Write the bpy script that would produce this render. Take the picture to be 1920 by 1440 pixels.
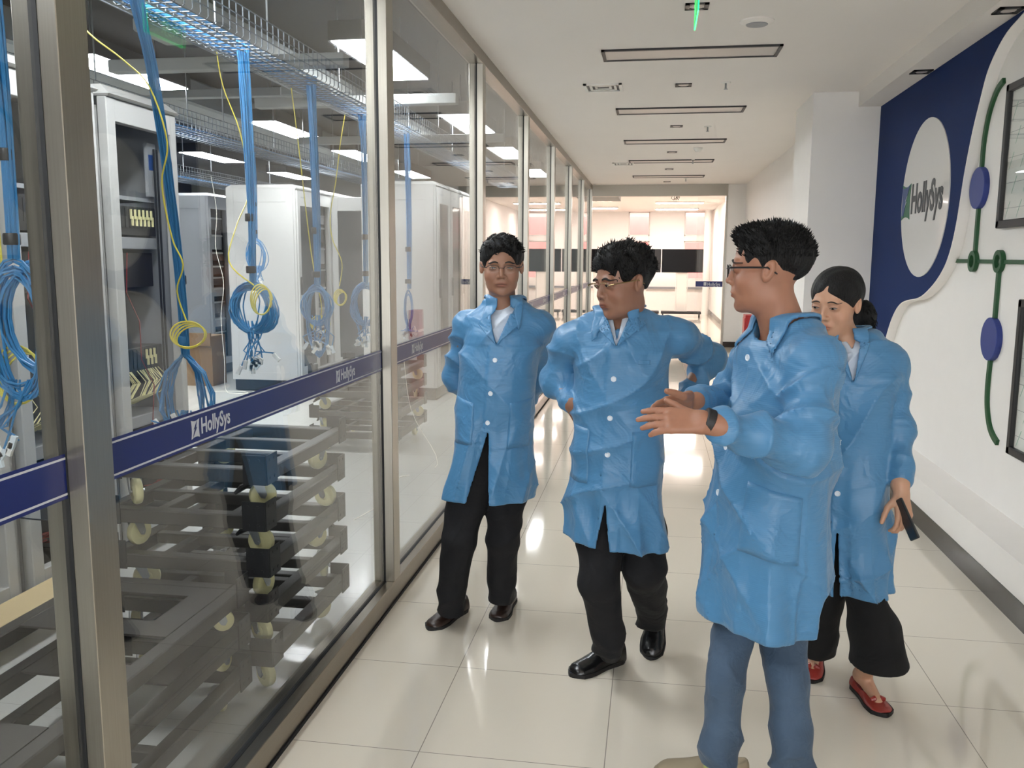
import bpy, math, random
import numpy as np
from mathutils import Vector, Matrix
for o in list(bpy.data.objects): bpy.data.objects.remove(o)
S=bpy.context.scene; COL=S.collection
PI=math.pi
# ---------------------------------------------------------------- camera
cam=bpy.data.cameras.new('camera'); cam.sensor_fit='HORIZONTAL'; cam.sensor_width=36
cam.lens=1637.5/1920*36; cam.clip_start=.05; cam.clip_end=200
co=bpy.data.objects.new('camera',cam); COL.objects.link(co)
yaw,pitch,roll=.158531,.141556,.0050274
cy,sy,cp,sp,cr,sr=math.cos(yaw),math.sin(yaw),math.cos(pitch),math.sin(pitch),math.cos(roll),math.sin(roll)
f=Vector((-sy,cy,0)); r=Vector((cy,sy,0)); u=Vector((0,0,1))
f2=f*cp-u*sp; u2=u*cp+f*sp; r3=r*cr+u2*sr; u3=u2*cr-r*sr
Mx=Matrix((r3,u3,-f2)).transposed().to_4x4(); Mx.translation=Vector((0,0,1.575))
co.matrix_world=Mx; S.camera=co
# ---------------------------------------------------------------- world, exposure
w=bpy.data.worlds.new('daylight'); S.world=w; w.use_nodes=True
bg=w.node_tree.nodes['Background']; bg.inputs[0].default_value=(.95,.97,1,1); bg.inputs[1].default_value=3.0
vs=S.view_settings; vs.view_transform='Standard'; vs.look='None'; vs.gamma=1; vs.exposure=1.33; vs.use_curve_mapping=False
LAMP=21.0
FARLAMP=26.0
# ---------------------------------------------------------------- materials
MATS={}
def mat(name,col,rough=.5,metal=0,spec=.5,emit=None,es=1,bump=0,bscale=50,var=0,vscale=8,coat=0,aniso=0,stretch=None,alpha=1,sheen=0,trans=0):
    m=bpy.data.materials.new(name); m.use_nodes=True; nt=m.node_tree; b=nt.nodes['Principled BSDF']
    c=(*[((x/255)/12.92 if x/255<=.04045 else ((x/255+.055)/1.055)**2.4) for x in col],1)
    b.inputs['Base Color'].default_value=c; b.inputs['Roughness'].default_value=rough; b.inputs['Metallic'].default_value=metal
    b.inputs['Specular IOR Level'].default_value=spec; b.inputs['Coat Weight'].default_value=coat; b.inputs['Coat Roughness'].default_value=.05
    b.inputs['Anisotropic'].default_value=aniso; b.inputs['Sheen Weight'].default_value=sheen
    if emit:
        b.inputs['Emission Color'].default_value=(*[((x/255)/12.92 if x/255<=.04045 else ((x/255+.055)/1.055)**2.4) for x in emit],1); b.inputs['Emission Strength'].default_value=es
    tc=nt.nodes.new('ShaderNodeTexCoord'); mp=nt.nodes.new('ShaderNodeMapping'); nt.links.new(tc.outputs['Object'],mp.inputs[0])
    if stretch: mp.inputs['Scale'].default_value=stretch
    if var:
        n=nt.nodes.new('ShaderNodeTexNoise'); n.inputs['Scale'].default_value=vscale; n.inputs['Detail'].default_value=4; nt.links.new(mp.outputs[0],n.inputs[0])
        mx=nt.nodes.new('ShaderNodeMix'); mx.data_type='RGBA'; mx.inputs['A'].default_value=(*[v*(1-var) for v in c[:3]],1); mx.inputs['B'].default_value=(*[min(1,v*(1+var)) for v in c[:3]],1)
        nt.links.new(n.outputs['Fac'],mx.inputs['Factor']); nt.links.new(mx.outputs['Result'],b.inputs['Base Color'])
    if bump:
        n=nt.nodes.new('ShaderNodeTexNoise'); n.inputs['Scale'].default_value=bscale; n.inputs['Detail'].default_value=5; nt.links.new(mp.outputs[0],n.inputs[0])
        bp=nt.nodes.new('ShaderNodeBump'); bp.inputs['Strength'].default_value=bump; bp.inputs['Distance'].default_value=.01
        nt.links.new(n.outputs['Fac'],bp.inputs['Height']); nt.links.new(bp.outputs[0],b.inputs['Normal'])
    MATS[name]=m; return m
mat('white_paint',(242,238,233),.6,bump=.03,bscale=200,var=.02)
mat('ceiling_paint',(234,228,222),.8,var=.02,vscale=2)
mat('steel',(168,163,152),.3,1,bump=.05,bscale=30,stretch=(40,40,.6),var=.12,vscale=6)
mat('steel_h',(150,143,132),.3,1,bump=.05,bscale=30,stretch=(40,.6,40),var=.12,vscale=6)
mat('skirting_steel',(72,70,66),.22,1,bump=.04,bscale=12)
mat('seam_and_shadow_gap',(22,24,26),.7)
mat('navy_film',(24,38,104),.35,var=.04)
mat('white_film',(205,207,213),.5)
mat('blue_board',(10,40,92),.6,spec=.12,bump=.02,bscale=300)
mat('disc_blue',(38,56,130),.5,bump=.03,bscale=200)
mat('green_trim',(22,78,40),.5,bump=.03,bscale=120)
mat('black_frame',(28,26,28),.45)
mat('cabinet_white',(174,174,171),.45,bump=.02,bscale=150,var=.02)
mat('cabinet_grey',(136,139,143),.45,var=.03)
mat('dark_glass',(46,50,56),.08,spec=.8)
mat('dark_metal',(48,50,52),.45,.4,var=.1)
mat('frame_grey',(66,64,61),.45,.3,bump=.04,bscale=90,var=.06)
mat('bracket_black',(44,45,47),.45,.3)
mat('zinc',(170,175,180),.28,1)
mat('nylon',(226,220,168),.35,var=.03)
mat('cable_blue',(60,128,180),.4)
mat('cable_yellow',(222,206,70),.4)
mat('cable_white',(225,222,210),.5)
mat('cable_black',(22,22,24),.5)
mat('cable_red',(120,44,44),.5)
mat('connector_clear',(222,232,238),.2)
mat('label_white',(236,236,232),.6)
mat('tray_wire',(100,107,114),.5,.2)
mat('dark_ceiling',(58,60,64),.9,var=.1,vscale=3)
mat('duct_white',(135,138,136),.7,var=.05)
mat('cardboard',(120,96,68),.85,var=.08)
mat('wood_pale',(205,184,142),.7,var=.06)
mat('screen_black',(8,8,10),.25,spec=.2)
mat('plastic_black',(26,26,28),.4)
mat('plastic_white',(226,224,218),.4)
mat('lamp_off',(196,188,182),.4)
mat('lamp_lit',(255,255,255),.5,emit=(250,252,255),es=LAMP)
mat('far_lamp_lit',(255,255,255),.5,emit=(255,240,234),es=FARLAMP)
mat('exit_green',(40,120,80),.3,emit=(30,230,90),es=.10); mat('exit_edge',(20,190,90),.3,emit=(30,240,110),es=1.4)
mat('exit_pale',(190,240,200),.3,emit=(60,240,120),es=.45)
mat('brick_pink',(196,120,112),.9,var=.1,vscale=3)
mat('red_box',(176,36,40),.4)
mat('silver_text',(205,205,208),.4)
mat('logo_black',(24,26,30),.4)
mat('logo_blue',(24,62,120),.4)
mat('logo_green',(20,100,60),.4)
mat('acrylic_white',(222,220,216),.08,coat=.5)
mat('chart_teal',(70,160,130),.6)
def glass_mat(NAME='clear_glass',F0=.034):
    m=bpy.data.materials.new(NAME); m.use_nodes=True; nt=m.node_tree; nt.nodes.clear(); L=nt.links.new
    out=nt.nodes.new('ShaderNodeOutputMaterial'); tr=nt.nodes.new('ShaderNodeBsdfTransparent'); gl=nt.nodes.new('ShaderNodeBsdfGlossy'); mx=nt.nodes.new('ShaderNodeMixShader')
    tr.inputs[0].default_value=(.965,.975,.97,1); gl.inputs[0].default_value=(1,1,1,1); gl.inputs['Roughness'].default_value=.004
    ge=nt.nodes.new('ShaderNodeNewGeometry'); dp=nt.nodes.new('ShaderNodeVectorMath'); dp.operation='DOT_PRODUCT'
    L(ge.outputs['Incoming'],dp.inputs[0]); L(ge.outputs['Normal'],dp.inputs[1])
    ab=nt.nodes.new('ShaderNodeMath'); ab.operation='ABSOLUTE'; L(dp.outputs['Value'],ab.inputs[0])
    s1=nt.nodes.new('ShaderNodeMath'); s1.operation='SUBTRACT'; s1.inputs[0].default_value=1; L(ab.outputs[0],s1.inputs[1])
    pw=nt.nodes.new('ShaderNodeMath'); pw.operation='POWER'; L(s1.outputs[0],pw.inputs[0]); pw.inputs[1].default_value=5
    ma=nt.nodes.new('ShaderNodeMath'); ma.operation='MULTIPLY_ADD'; L(pw.outputs[0],ma.inputs[0]); ma.inputs[1].default_value=.95; ma.inputs[2].default_value=F0
    L(ma.outputs[0],mx.inputs[0]); L(tr.outputs[0],mx.inputs[1]); L(gl.outputs[0],mx.inputs[2]); L(mx.outputs[0],out.inputs[0])
    MATS[NAME]=m
glass_mat(); glass_mat('coated_lens',.008)
def tile_mat(name,col,grout,loc,bw,bh,rough,coat,ms=.0016):
    m=mat(name,col,rough,coat=coat); nt=m.node_tree; b=nt.nodes['Principled BSDF']
    br=nt.nodes.new('ShaderNodeTexBrick'); br.offset=0; br.squash=1
    c=b.inputs['Base Color'].default_value[:]; br.inputs['Color1'].default_value=c; br.inputs['Color2'].default_value=(c[0]*.985,c[1]*.985,c[2]*.98,1)
    br.inputs['Mortar'].default_value=(*[(x/255)**2.2 for x in grout],1); br.inputs['Scale'].default_value=1; br.inputs['Mortar Size'].default_value=ms; br.inputs['Mortar Smooth'].default_value=.1
    br.inputs['Brick Width'].default_value=bw; br.inputs['Row Height'].default_value=bh
    mp=[n for n in nt.nodes if n.type=='MAPPING'][0]; mp.inputs['Location'].default_value=loc
    nt.links.new(mp.outputs[0],br.inputs[0]); nt.links.new(br.outputs['Color'],b.inputs['Base Color'])
    return m
tile_mat('floor_tile',(226,217,201),(150,142,130),(-.025+5.95,-2.745+6,0),.595,.6,.07,.25)
tile_mat('lab_floor',(188,189,185),(150,150,148),(3,3,0),.6,.6,.16,.1,.001)
# ---------------------------------------------------------------- mesh helpers
def setp(o,label=None,cat=None,group=None,kind=None):
    if label: o['label']=label
    if cat: o['category']=cat
    if group: o['group']=group
    if kind: o['kind']=kind
    return o
def org(o):
    v=Vector((0,0,0))
    while o is not None: v+=Vector(o.location); o=o.parent
    return v
def empty(name,loc,label=None,cat=None,group=None,kind=None):
    o=bpy.data.objects.new(name,None); o.empty_display_size=.1; o.location=loc; COL.objects.link(o); return setp(o,label,cat,group,kind)
class MB:
    def __init__(s): s.v=[]; s.f=[]; s.mi=[]; s.m=0
    def add(s,vs,fs):
        n=len(s.v); s.v+= [tuple(v) for v in vs]; s.f+=[tuple(i+n for i in q) for q in fs]; s.mi+=[s.m]*len(fs); return s
    def box(s,x0,x1,y0,y1,z0,z1,M=None):
        vs=[Vector((x,y,z)) for z in (z0,z1) for y in (y0,y1) for x in (x0,x1)]
        if M: vs=[M@v for v in vs]
        return s.add(vs,[(0,2,3,1),(4,5,7,6),(0,1,5,4),(2,6,7,3),(0,4,6,2),(1,3,7,5)])
    def bev(s,x0,x1,y0,y1,z0,z1,b,M=None):
        # chamfered box
        vs=[];idx={}
        X=(x0,x1);Y=(y0,y1);Z=(z0,z1)
        for i in (0,1):
            for j in (0,1):
                for k in (0,1):
                    sx,sy_,sz=(1-2*i),(1-2*j),(1-2*k)
                    for a in range(3):
                        p=[X[i]+sx*b,Y[j]+sy_*b,Z[k]+sz*b]; p[a]=(X[i],Y[j],Z[k])[a]; idx[(i,j,k,a)]=len(vs); vs.append(Vector(p))
        if M: vs=[M@v for v in vs]
        F=[]
        def fc(l): F.append(tuple(l))
        fc([idx[(0,0,0,0)],idx[(0,0,1,0)],idx[(0,1,1,0)],idx[(0,1,0,0)]]); fc([idx[(1,0,0,0)],idx[(1,1,0,0)],idx[(1,1,1,0)],idx[(1,0,1,0)]])
        fc([idx[(0,0,0,1)],idx[(1,0,0,1)],idx[(1,0,1,1)],idx[(0,0,1,1)]]); fc([idx[(0,1,0,1)],idx[(0,1,1,1)],idx[(1,1,1,1)],idx[(1,1,0,1)]])
        fc([idx[(0,0,0,2)],idx[(0,1,0,2)],idx[(1,1,0,2)],idx[(1,0,0,2)]]); fc([idx[(0,0,1,2)],idx[(1,0,1,2)],idx[(1,1,1,2)],idx[(0,1,1,2)]])
        for a,b2,c in ((0,1,2),(1,2,0),(0,2,1)):
            for p in (0,1):
                for q in (0,1):
                    def key(t,ax):
                        k=[0,0,0]; k[a]=p; k[b2]=q; k[c]=t; return idx[(k[0],k[1],k[2],ax)]
                    fc([key(0,a),key(1,a),key(1,b2),key(0,b2)])
        for i in (0,1):
            for j in (0,1):
                for k in (0,1): fc([idx[(i,j,k,0)],idx[(i,j,k,1)],idx[(i,j,k,2)]])
        return s.add(vs,F)
    def tube(s,pts,r,n=8,cap=True):
        P=[Vector(p) for p in pts]; R=r if isinstance(r,(list,tuple)) else [r]*len(P)
        T=[(P[min(i+1,len(P)-1)]-P[max(i-1,0)]).normalized() for i in range(len(P))]
        a=T[0].orthogonal().normalized(); vs=[]
        for i,p in enumerate(P):
            a=(a-T[i]*a.dot(T[i])).normalized() if abs(a.dot(T[i]))<.999 else T[i].orthogonal().normalized()
            b=T[i].cross(a)
            for k in range(n):
                t=2*PI*k/n; vs.append(p+(a*math.cos(t)+b*math.sin(t))*R[i])
        fs=[(i*n+k,i*n+(k+1)%n,(i+1)*n+(k+1)%n,(i+1)*n+k) for i in range(len(P)-1) for k in range(n)]
        if cap: fs+=[tuple(range(n-1,-1,-1)),tuple((len(P)-1)*n+k for k in range(n))]
        return s.add(vs,fs)
    def cyl(s,c,ax,r,h,n=24,r2=None):
        a=Vector(c); d=Vector(ax).normalized(); return s.tube([a,a+d*h],[r,r if r2 is None else r2],n)
    def lathe(s,c,ax,prof,n=24):   # prof: (radius, height along axis)
        c=Vector(c); d=Vector(ax).normalized(); a=d.orthogonal().normalized(); b=d.cross(a); vs=[]
        for (rr,h) in prof:
            for k in range(n):
                t=2*PI*k/n; vs.append(c+d*h+(a*math.cos(t)+b*math.sin(t))*rr)
        m=len(prof); fs=[(i*n+k,i*n+(k+1)%n,(i+1)*n+(k+1)%n,(i+1)*n+k) for i in range(m-1) for k in range(n)]
        fs+=[tuple(range(n-1,-1,-1)),tuple((m-1)*n+k for k in range(n))]
        return s.add(vs,fs)
    def prism(s,pts,o,U,V,h):      # polygon pts (a,b) in plane o+a*U+b*V, extruded along U x V by h
        o=Vector(o);U=Vector(U);V=Vector(V);N=U.cross(V).normalized()*h; n=len(pts)
        A=[o+U*a+V*b for a,b in pts]; vs=A+[p+N for p in A]
        return s.add(vs,[tuple(range(n-1,-1,-1)),tuple(range(n,2*n))]+[(i,(i+1)%n,n+(i+1)%n,n+i) for i in range(n)])
    def build(s,name,m,parent=None,smooth=False,sub=0):
        off=org(parent); me=bpy.data.meshes.new(name)
        if parent is None and s.v:
            xs=[v[0] for v in s.v];ys=[v[1] for v in s.v];zs=[v[2] for v in s.v]
            off=Vector(((min(xs)+max(xs))/2,(min(ys)+max(ys))/2,min(zs)))
        me.from_pydata([(v[0]-off.x,v[1]-off.y,v[2]-off.z) for v in s.v],[],s.f)
        ml=m if isinstance(m,(list,tuple)) else [m]
        for x in ml: me.materials.append(MATS[x] if isinstance(x,str) else x)
        if len(ml)>1:
            for p,i in zip(me.polygons,s.mi): p.material_index=i
        me.update(); o=bpy.data.objects.new(name,me); COL.objects.link(o)
        if parent is None: o.location=off
        else: o.parent=parent
        if smooth:
            me.polygons.foreach_set('use_smooth',[True]*len(me.polygons)); 
            try: me.set_sharp_from_angle(angle=math.radians(40))
            except Exception: pass
        if sub:
            q=o.modifiers.new('sub','SUBSURF'); q.levels=q.render_levels=sub
        return o
def struct(name,mb,m,parent=None,smooth=False):
    o=mb.build(name,m,parent,smooth)
    if parent is None: o['kind']='structure'
    return o
def text_mesh(name,body,size,M,m,parent,depth=.001,fat=.0,sx=1,align='LEFT'):
    c=bpy.data.curves.new(name,'FONT'); c.body=body; c.size=size; c.extrude=depth; c.offset=fat; c.align_x=align; c.resolution_u=3
    t=bpy.data.objects.new(name,c); COL.objects.link(t); bpy.context.view_layer.update()
    me=bpy.data.meshes.new_from_object(t.evaluated_get(bpy.context.evaluated_depsgraph_get())); bpy.data.objects.remove(t)
    off=org(parent); T=Matrix.Translation(-off)@M@Matrix.Diagonal((sx,1,1,1)); me.transform(T)
    me.materials.clear(); me.materials.append(MATS[m]); o=bpy.data.objects.new(name,me); COL.objects.link(o); o.parent=parent; return o
def copy_tree(o,loc=None,parent=None,label=None,group=None):
    c=o.copy(); COL.objects.link(c); c.parent=parent
    if loc is not None: c.location=loc
    if label: c['label']=label
    if group: c['group']=group
    for ch in list(o.children): copy_tree(ch,parent=c)
    return c
# ================================================================ setting
XL,XG,XR,XW,ZC=-1.14,-1.19,1.61,1.83,2.93
YE=16.4; YB=-4.0
struct('floor',MB().box(-1.2,4.5,YB,30,-.1,0),'floor_tile')
struct('floor_lab',MB().box(-9,-1.2,YB,YE,-.1,0),'lab_floor')
struct('floor_hall',MB().box(-6,-1.2,YE,30,-.1,0),'floor_tile')
struct('ceiling',MB().box(-1.24,4.5,YB,YE+.15,ZC,ZC+.12),'ceiling_paint')
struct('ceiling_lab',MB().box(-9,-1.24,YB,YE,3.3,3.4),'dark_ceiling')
struct('ceiling_hall',MB().box(-6,4.5,YE+.15,30,3.02,3.1),'ceiling_paint')
# room behind the glass
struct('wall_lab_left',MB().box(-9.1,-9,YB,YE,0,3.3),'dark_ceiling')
struct('wall_lab_back',MB().box(-9,-1.24,YE-.1,YE,0,3.3),'duct_white')
struct('wall_lab_near',MB().box(-9,-1.24,YB-.1,YB,0,3.3),'duct_white')
# right wall, ledge, bulkhead
struct('wall_right',MB().box(XW,XW+.12,YB,7.66,0,ZC),'white_paint')
struct('trim_1',MB().box(XR,XW,YB,7.65,.118,.28),'white_paint')
struct('baseboard_right',MB().box(XR-.004,XW,YB,7.65,0,.118),'skirting_steel')
struct('trim_2',MB().box(1.60,XW,YB,7.65,2.81,ZC),'ceiling_paint')
struct('wall_column',MB().box(1.25,XW,7.65,8.55,0,ZC),'white_paint')
struct('baseboard_column',MB().box(1.242,1.60,7.642,8.55,0,.1),'skirting_steel')
b=MB(); b.box(1.60,1.72,8.55,YE,0,ZC)
struct('wall_right_far',b,'white_paint')
struct('baseboard_right_far',MB().box(1.592,1.6,8.55,YE,0,.1),'skirting_steel')
# end wall with the opening
b=MB(); b.box(1.285,1.72,YE,YE+.12,0,ZC); struct('wall_end',b,'white_paint')
struct('trim_3',MB().box(XL-.1,1.285,YE-.02,YE+.14,2.73,ZC),'steel_h')
struct('trim_4',MB().box(1.255,1.29,YE-.01,YE+.13,0,2.73),'steel')
struct('baseboard_end',MB().box(1.29,1.6,YE-.008,YE,0,.1),'skirting_steel')
# glass partition: frame posts, glass panes, safety band
wl=empty('wall_left',(XL,0,0),kind='structure')
def post(y,h=2.85,w_=.095):
    b=MB(); b.bev(XL-.095,XL,y,y+w_,.1,h,.0015)
    b.m=1; b.box(XG-.008,XG+.010,y-.0015,y+w_+.0015,.1,h)
    return b.build('post',['steel','seam_and_shadow_gap'],wl)
posts=[1.59+2.135*k for k in range(-2,8)]; posts[-1]=16.3
for y in posts: post(y)
for i in range(len(posts)-1):
    y0,y1=posts[i]+.095,posts[i+1]
    MB().box(XG-.005,XG+.005,y0+.001,y1-.001,.1,2.86).build('glass_pane','clear_glass',wl)
    b=MB(); b.m=0; b.box(XG+.0052,XG+.0062,y0,y1,1.081,1.175); b.m=1
    for z in (1.0885,1.1635): b.box(XG+.0062,XG+.0068,y0,y1,z,z+.0045)
    band=b.build('safety_band',['navy_film','white_film'],wl)
    for ls in [2.085+1.067*k for k in range(-6,16)]:
        if ls>y0+.05 and ls+.26<y1:
            M=Matrix.Translation((XG+.0068,ls,1.128))@Matrix(((0,0,1,0),(1,0,0,0),(0,1,0,0),(0,0,0,1)))
            h=.025; N=6; e=[]
            for (ax,ay,bx,by,nx,ny) in ((-1,-1,1,-1,0,1),(1,-1,1,1,-1,0),(1,1,-1,1,0,-1),(-1,1,-1,-1,1,0)):
                for k in range(N):
                    t=k/N; q=.16*math.sin(PI*t); e.append((.021*(ax+(bx-ax)*t+nx*q)+.021,h*(ay+(by-ay)*t+ny*q)))
            lb=MB(); lb.prism([(a,c) for a,c in e],(XG+.0068,ls,1.128),(0,1,0),(0,0,1),.0006); lb.m=1
            lb.prism([(.006,-.023),(.017,.001),(.012,.0),(.030,.022),(.024,.003),(.029,.004)][::1],(XG+.0074,ls,1.128),(0,1,0),(0,0,1),.0004)
            lb.build('emblem',['white_film','navy_film'],band)
            text_mesh('lettering','HollySys',.060,Matrix.Translation((XG+.0069,ls+.05,1.110))@Matrix(((0,0,1,0),(1,0,0,0),(0,1,0,0),(0,0,0,1))),'white_film',band,.0003,.0012,.80)
b=MB(); b.bev(XL-.1,XL,YB,YE,.012,.1,.002); b.m=1; b.box(XG-.008,XG+.011,YB,YE,.1,.1015).box(XL-.09,XL+.006,YB,YE,0,.012); b.build('base_rail',['steel_h','seam_and_shadow_gap'],wl)  # dark strip under the rail paints in the shadow gap at the floor
b=MB(); b.bev(XL-.1,XL,YB,YE,2.85,ZC,.002); b.build('header_rail','steel_h',wl)
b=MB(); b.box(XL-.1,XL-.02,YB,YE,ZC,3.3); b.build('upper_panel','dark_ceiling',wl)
# far end of the corridor behind the camera: a glazed front that lets daylight in
b=MB(); b.box(-1.24,-1.1,YB-.1,YB,0,ZC).box(1.7,1.95,YB-.1,YB,0,ZC).box(-1.1,1.7,YB-.1,YB,2.7,ZC).box(-1.1,1.7,YB-.1,YB,0,.1).box(.27,.33,YB-.1,YB,.1,2.7)
struct('window_2',b,'steel')
# hall beyond the opening
b=MB(); b.box(1.68,1.8,YE+.12,27,0,3.02); struct('wall_hall_right',b,'white_paint')
struct('baseboard_hall',MB().box(1.668,1.68,YE+.14,27,0,.12),'skirting_steel')
struct('wall_hall_left',MB().box(-6.1,-6,YE,27,0,3.02),'white_paint')
b=MB(); wins=[(-5.2,-4.4),(-3.3,-2.6),(-.78,-.14),(.88,1.5)]
x=-6
for x0,x1 in wins:
    b.box(x,x0,27,27.25,0,3.02); b.box(x0,x1,27,27.25,0,1.0).box(x0,x1,27,27.25,2.15,2.30); x=x1
b.box(x,1.8,27,27.25,0,3.02); struct('wall_hall_back',b,'white_paint')
for k,(x0,x1) in enumerate(wins):
    fb=MB()
    for z0,z1 in ((1.0,2.15),(2.30,3.02)):
        fb.box(x0,x0+.035,27.05,27.1,z0,z1).box(x1-.035,x1,27.05,27.1,z0,z1).box(x0,x1,27.05,27.1,z0,z0+.035).box(x0,x1,27.05,27.1,z1-.035,z1)
    struct('window_%d'%(k+3),fb,'plastic_white')
fb=MB(); fb.box(-6,1.7,26.93,27,.72,.78); struct('trim_5',fb,'cabinet_grey')
struct('trim_6',MB().cyl((1.53,26.3,0),(0,0,1),.1,3.02,20),'white_paint',smooth=True)
setp(MB().box(-9,6,31,31.3,-3,9).build('brick_building','brick_pink'),'pale red brick building seen through the windows of the bright far hall','building')
# ceiling of the hall: bulkhead and lit strips
for (x,y) in ((-4.2,18.5),(-1.6,18.5),(.6,19.5),(-4.2,21.5),(-1.6,21.5),(.6,22.5),(-4.2,24.6),(-1.6,24.6),(.6,25.3)):
    t=empty('ceiling_light',(x,y,3.0),'lit white strip light on the bright hall ceiling beyond the opening','ceiling light','lit strip lights in the far hall')
    MB().box(x-.6,x+.6,y-.15,y+.15,2.985,3.02).build('housing','plastic_white',t); MB().box(x-.57,x+.57,y-.12,y+.12,2.978,2.985).build('diffuser','far_lamp_lit',t)
struct('trim_7',MB().box(-6,-.75,YE+.15,19.8,2.86,3.02),'duct_white')
# small partition pane with band at the right of the opening
t=empty('glass_door_leaf',(1.0,YE+.05,0),'clear glass leaf with a navy lettered band at the right of the far opening','door')
MB().box(.76,1.252,YE+.05,YE+.06,.01,2.7).build('glass_pane','clear_glass',t)
b=MB().box(.77,1.25,YE+.045,YE+.049,1.10,1.2).build('safety_band','navy_film',t)
text_mesh('lettering','HollySys',.085,Matrix.Translation((.98,YE+.044,1.118))@Matrix.Rotation(PI/2,4,'X'),'white_film',b,.0004,.001,.8)
MB().bev(.915,.965,YE+.040,YE+.045,1.12,1.18,.001).build('emblem','white_film',b)
# ================================================================ corridor ceiling fittings
for k,y in enumerate([1.72,3.86,5.95,8.19,10.32,12.37,14.6]):
    names=['nearest','second','nearest one in view','second one in view','third one in view','fourth one in view','fifth and farthest one in view']
    t=empty('ceiling_light',(.2,y,ZC),'unlit black-rimmed rectangular ceiling panel, %s above the corridor'%names[k],'ceiling light','unlit rectangular ceiling panels over the corridor')
    b=MB(); x0,x1,y0,y1=-.375,.772,y,y+.31
    for q in ((x0,x1,y0,y0+.022),(x0,x1,y1-.022,y1),(x0,x0+.022,y0,y1),(x1-.022,x1,y0,y1)): b.box(*q,ZC-.012,ZC)
    b.build('rim','black_frame',t); MB().box(x0+.022,x1-.022,y0+.022,y1-.022,ZC-.006,ZC).build('diffuser','lamp_off',t)
for k,y in enumerate([5.03,7.19,9.335,11.51,13.62,15.76]):
    t=empty('downlight',(.19,y,ZC),'small square black-rimmed recessed downlight, %s in the corridor ceiling row'%['nearest','second','third','fourth','fifth','farthest'][k],'downlight','square downlights along the corridor ceiling')
    b=MB()
    for q in ((.13,.255,y-.062,y-.038),(.13,.255,y+.038,y+.062),(.13,.154,y-.062,y+.062),(.231,.255,y-.062,y+.062)): b.box(*q,ZC-.006,ZC)
    b.build('rim','black_frame',t); MB().lathe((.1925,y,ZC-.004),(0,0,1),[(.040,0),(.036,.003)],20).build('lens','lamp_off',t,True)
for k,y in enumerate([4.87,6.31,3.4]):
    t=empty('downlight',(1.70,y,2.81),['square black downlight in the bulkhead above the framed charts','square black downlight in the bulkhead above the blue board','square black downlight in the bulkhead outside the view'][k],'downlight')
    b=MB()
    for q in ((1.64,1.76,y-.06,y-.035),(1.64,1.76,y+.035,y+.06),(1.64,1.665,y-.06,y+.06),(1.735,1.76,y-.06,y+.06)): b.box(*q,2.803,2.81)
    b.build('rim','black_frame',t); MB().lathe((1.70,y,2.805),(0,0,1),[(.037,0),(.034,.003)],20).build('lens','lamp_off',t,True)
t=empty('ceiling_speaker',(.545,5.38,ZC),'round white ceiling speaker near the green exit sign','speaker')
MB().lathe((.545,5.38,ZC-.02),(0,0,1),[(.062,.0),(.082,.008),(.095,.014),(.097,.02)],32).build('rim','ceiling_paint',t,True); MB().lathe((.545,5.38,ZC-.024),(0,0,1),[(.058,0),(.064,.006)],32).build('grille','cabinet_grey',t,True)
for k,(x,y) in enumerate(((-.43,7.2),(-.46,12.8))):
    t=empty('air_vent',(x,y,ZC),['white square air vent in the ceiling near the glass wall','farther white air vent beside the fourth ceiling panel'][k],'vent')
    b=MB()
    for j,(a,c) in enumerate(((.15,.125),(.105,.085),(.065,.045))):
        for q in ((x-a,x+a,y-a,y-c),(x-a,x+a,y+c,y+a),(x-a,x-c,y-a,y+a),(x+c,x+a,y-a,y+a)): b.box(*q,ZC-.012+.003*j,ZC)
    b.build('louvres','plastic_white',t); MB().box(x-.14,x+.14,y-.14,y+.14,ZC-.001,ZC).build('backing','dark_metal',t)
for k,(x,y) in enumerate(((.51,7.13),(.508,9.39),(.49,12.4),(.492,15.13))):
    t=empty('sprinkler_head',(x,y,ZC),'small chrome sprinkler head, %s along the corridor ceiling'%['nearest','second','third','farthest'][k],'sprinkler','sprinklers along the corridor ceiling')
    MB().lathe((x,y,ZC-.008),(0,0,1),[(.036,0),(.038,.008)],18).build('plate','plastic_white',t,True)
    MB().tube([(x,y,ZC-.006),(x,y,ZC-.05)],.008,8).cyl((x,y,ZC-.055),(0,0,1),.016,.004,12).build('head','zinc',t)
t=empty('smoke_detector',(.496,11.12,ZC),'white round smoke detector in the corridor ceiling','smoke detector')
MB().lathe((.496,11.12,ZC-.05),(0,0,1),[(.02,0),(.035,.008),(.05,.03),(.055,.05)],20).build('housing','plastic_white',t,True)
t=empty('exit_sign',(.17,4.42,2.7),'edge-lit green exit sign plate hanging from the ceiling','sign')
MB().box(.1665,.1715,4.243,4.597,2.703,2.84).build('plate','exit_green',t); MB().box(.1655,.1725,4.24,4.243,2.70,2.84).box(.1655,.1725,4.597,4.60,2.70,2.84).box(.1655,.1725,4.243,4.597,2.70,2.703).build('glowing_edge','exit_edge',t); MB().bev(.15,.188,4.26,4.58,2.84,2.875,.003).build('holder','plastic_white',t)
for yy in (4.3,4.54): MB().tube([(.169,yy,2.875),(.169,yy,ZC)],.004,6).build('rod','zinc',t)
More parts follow.
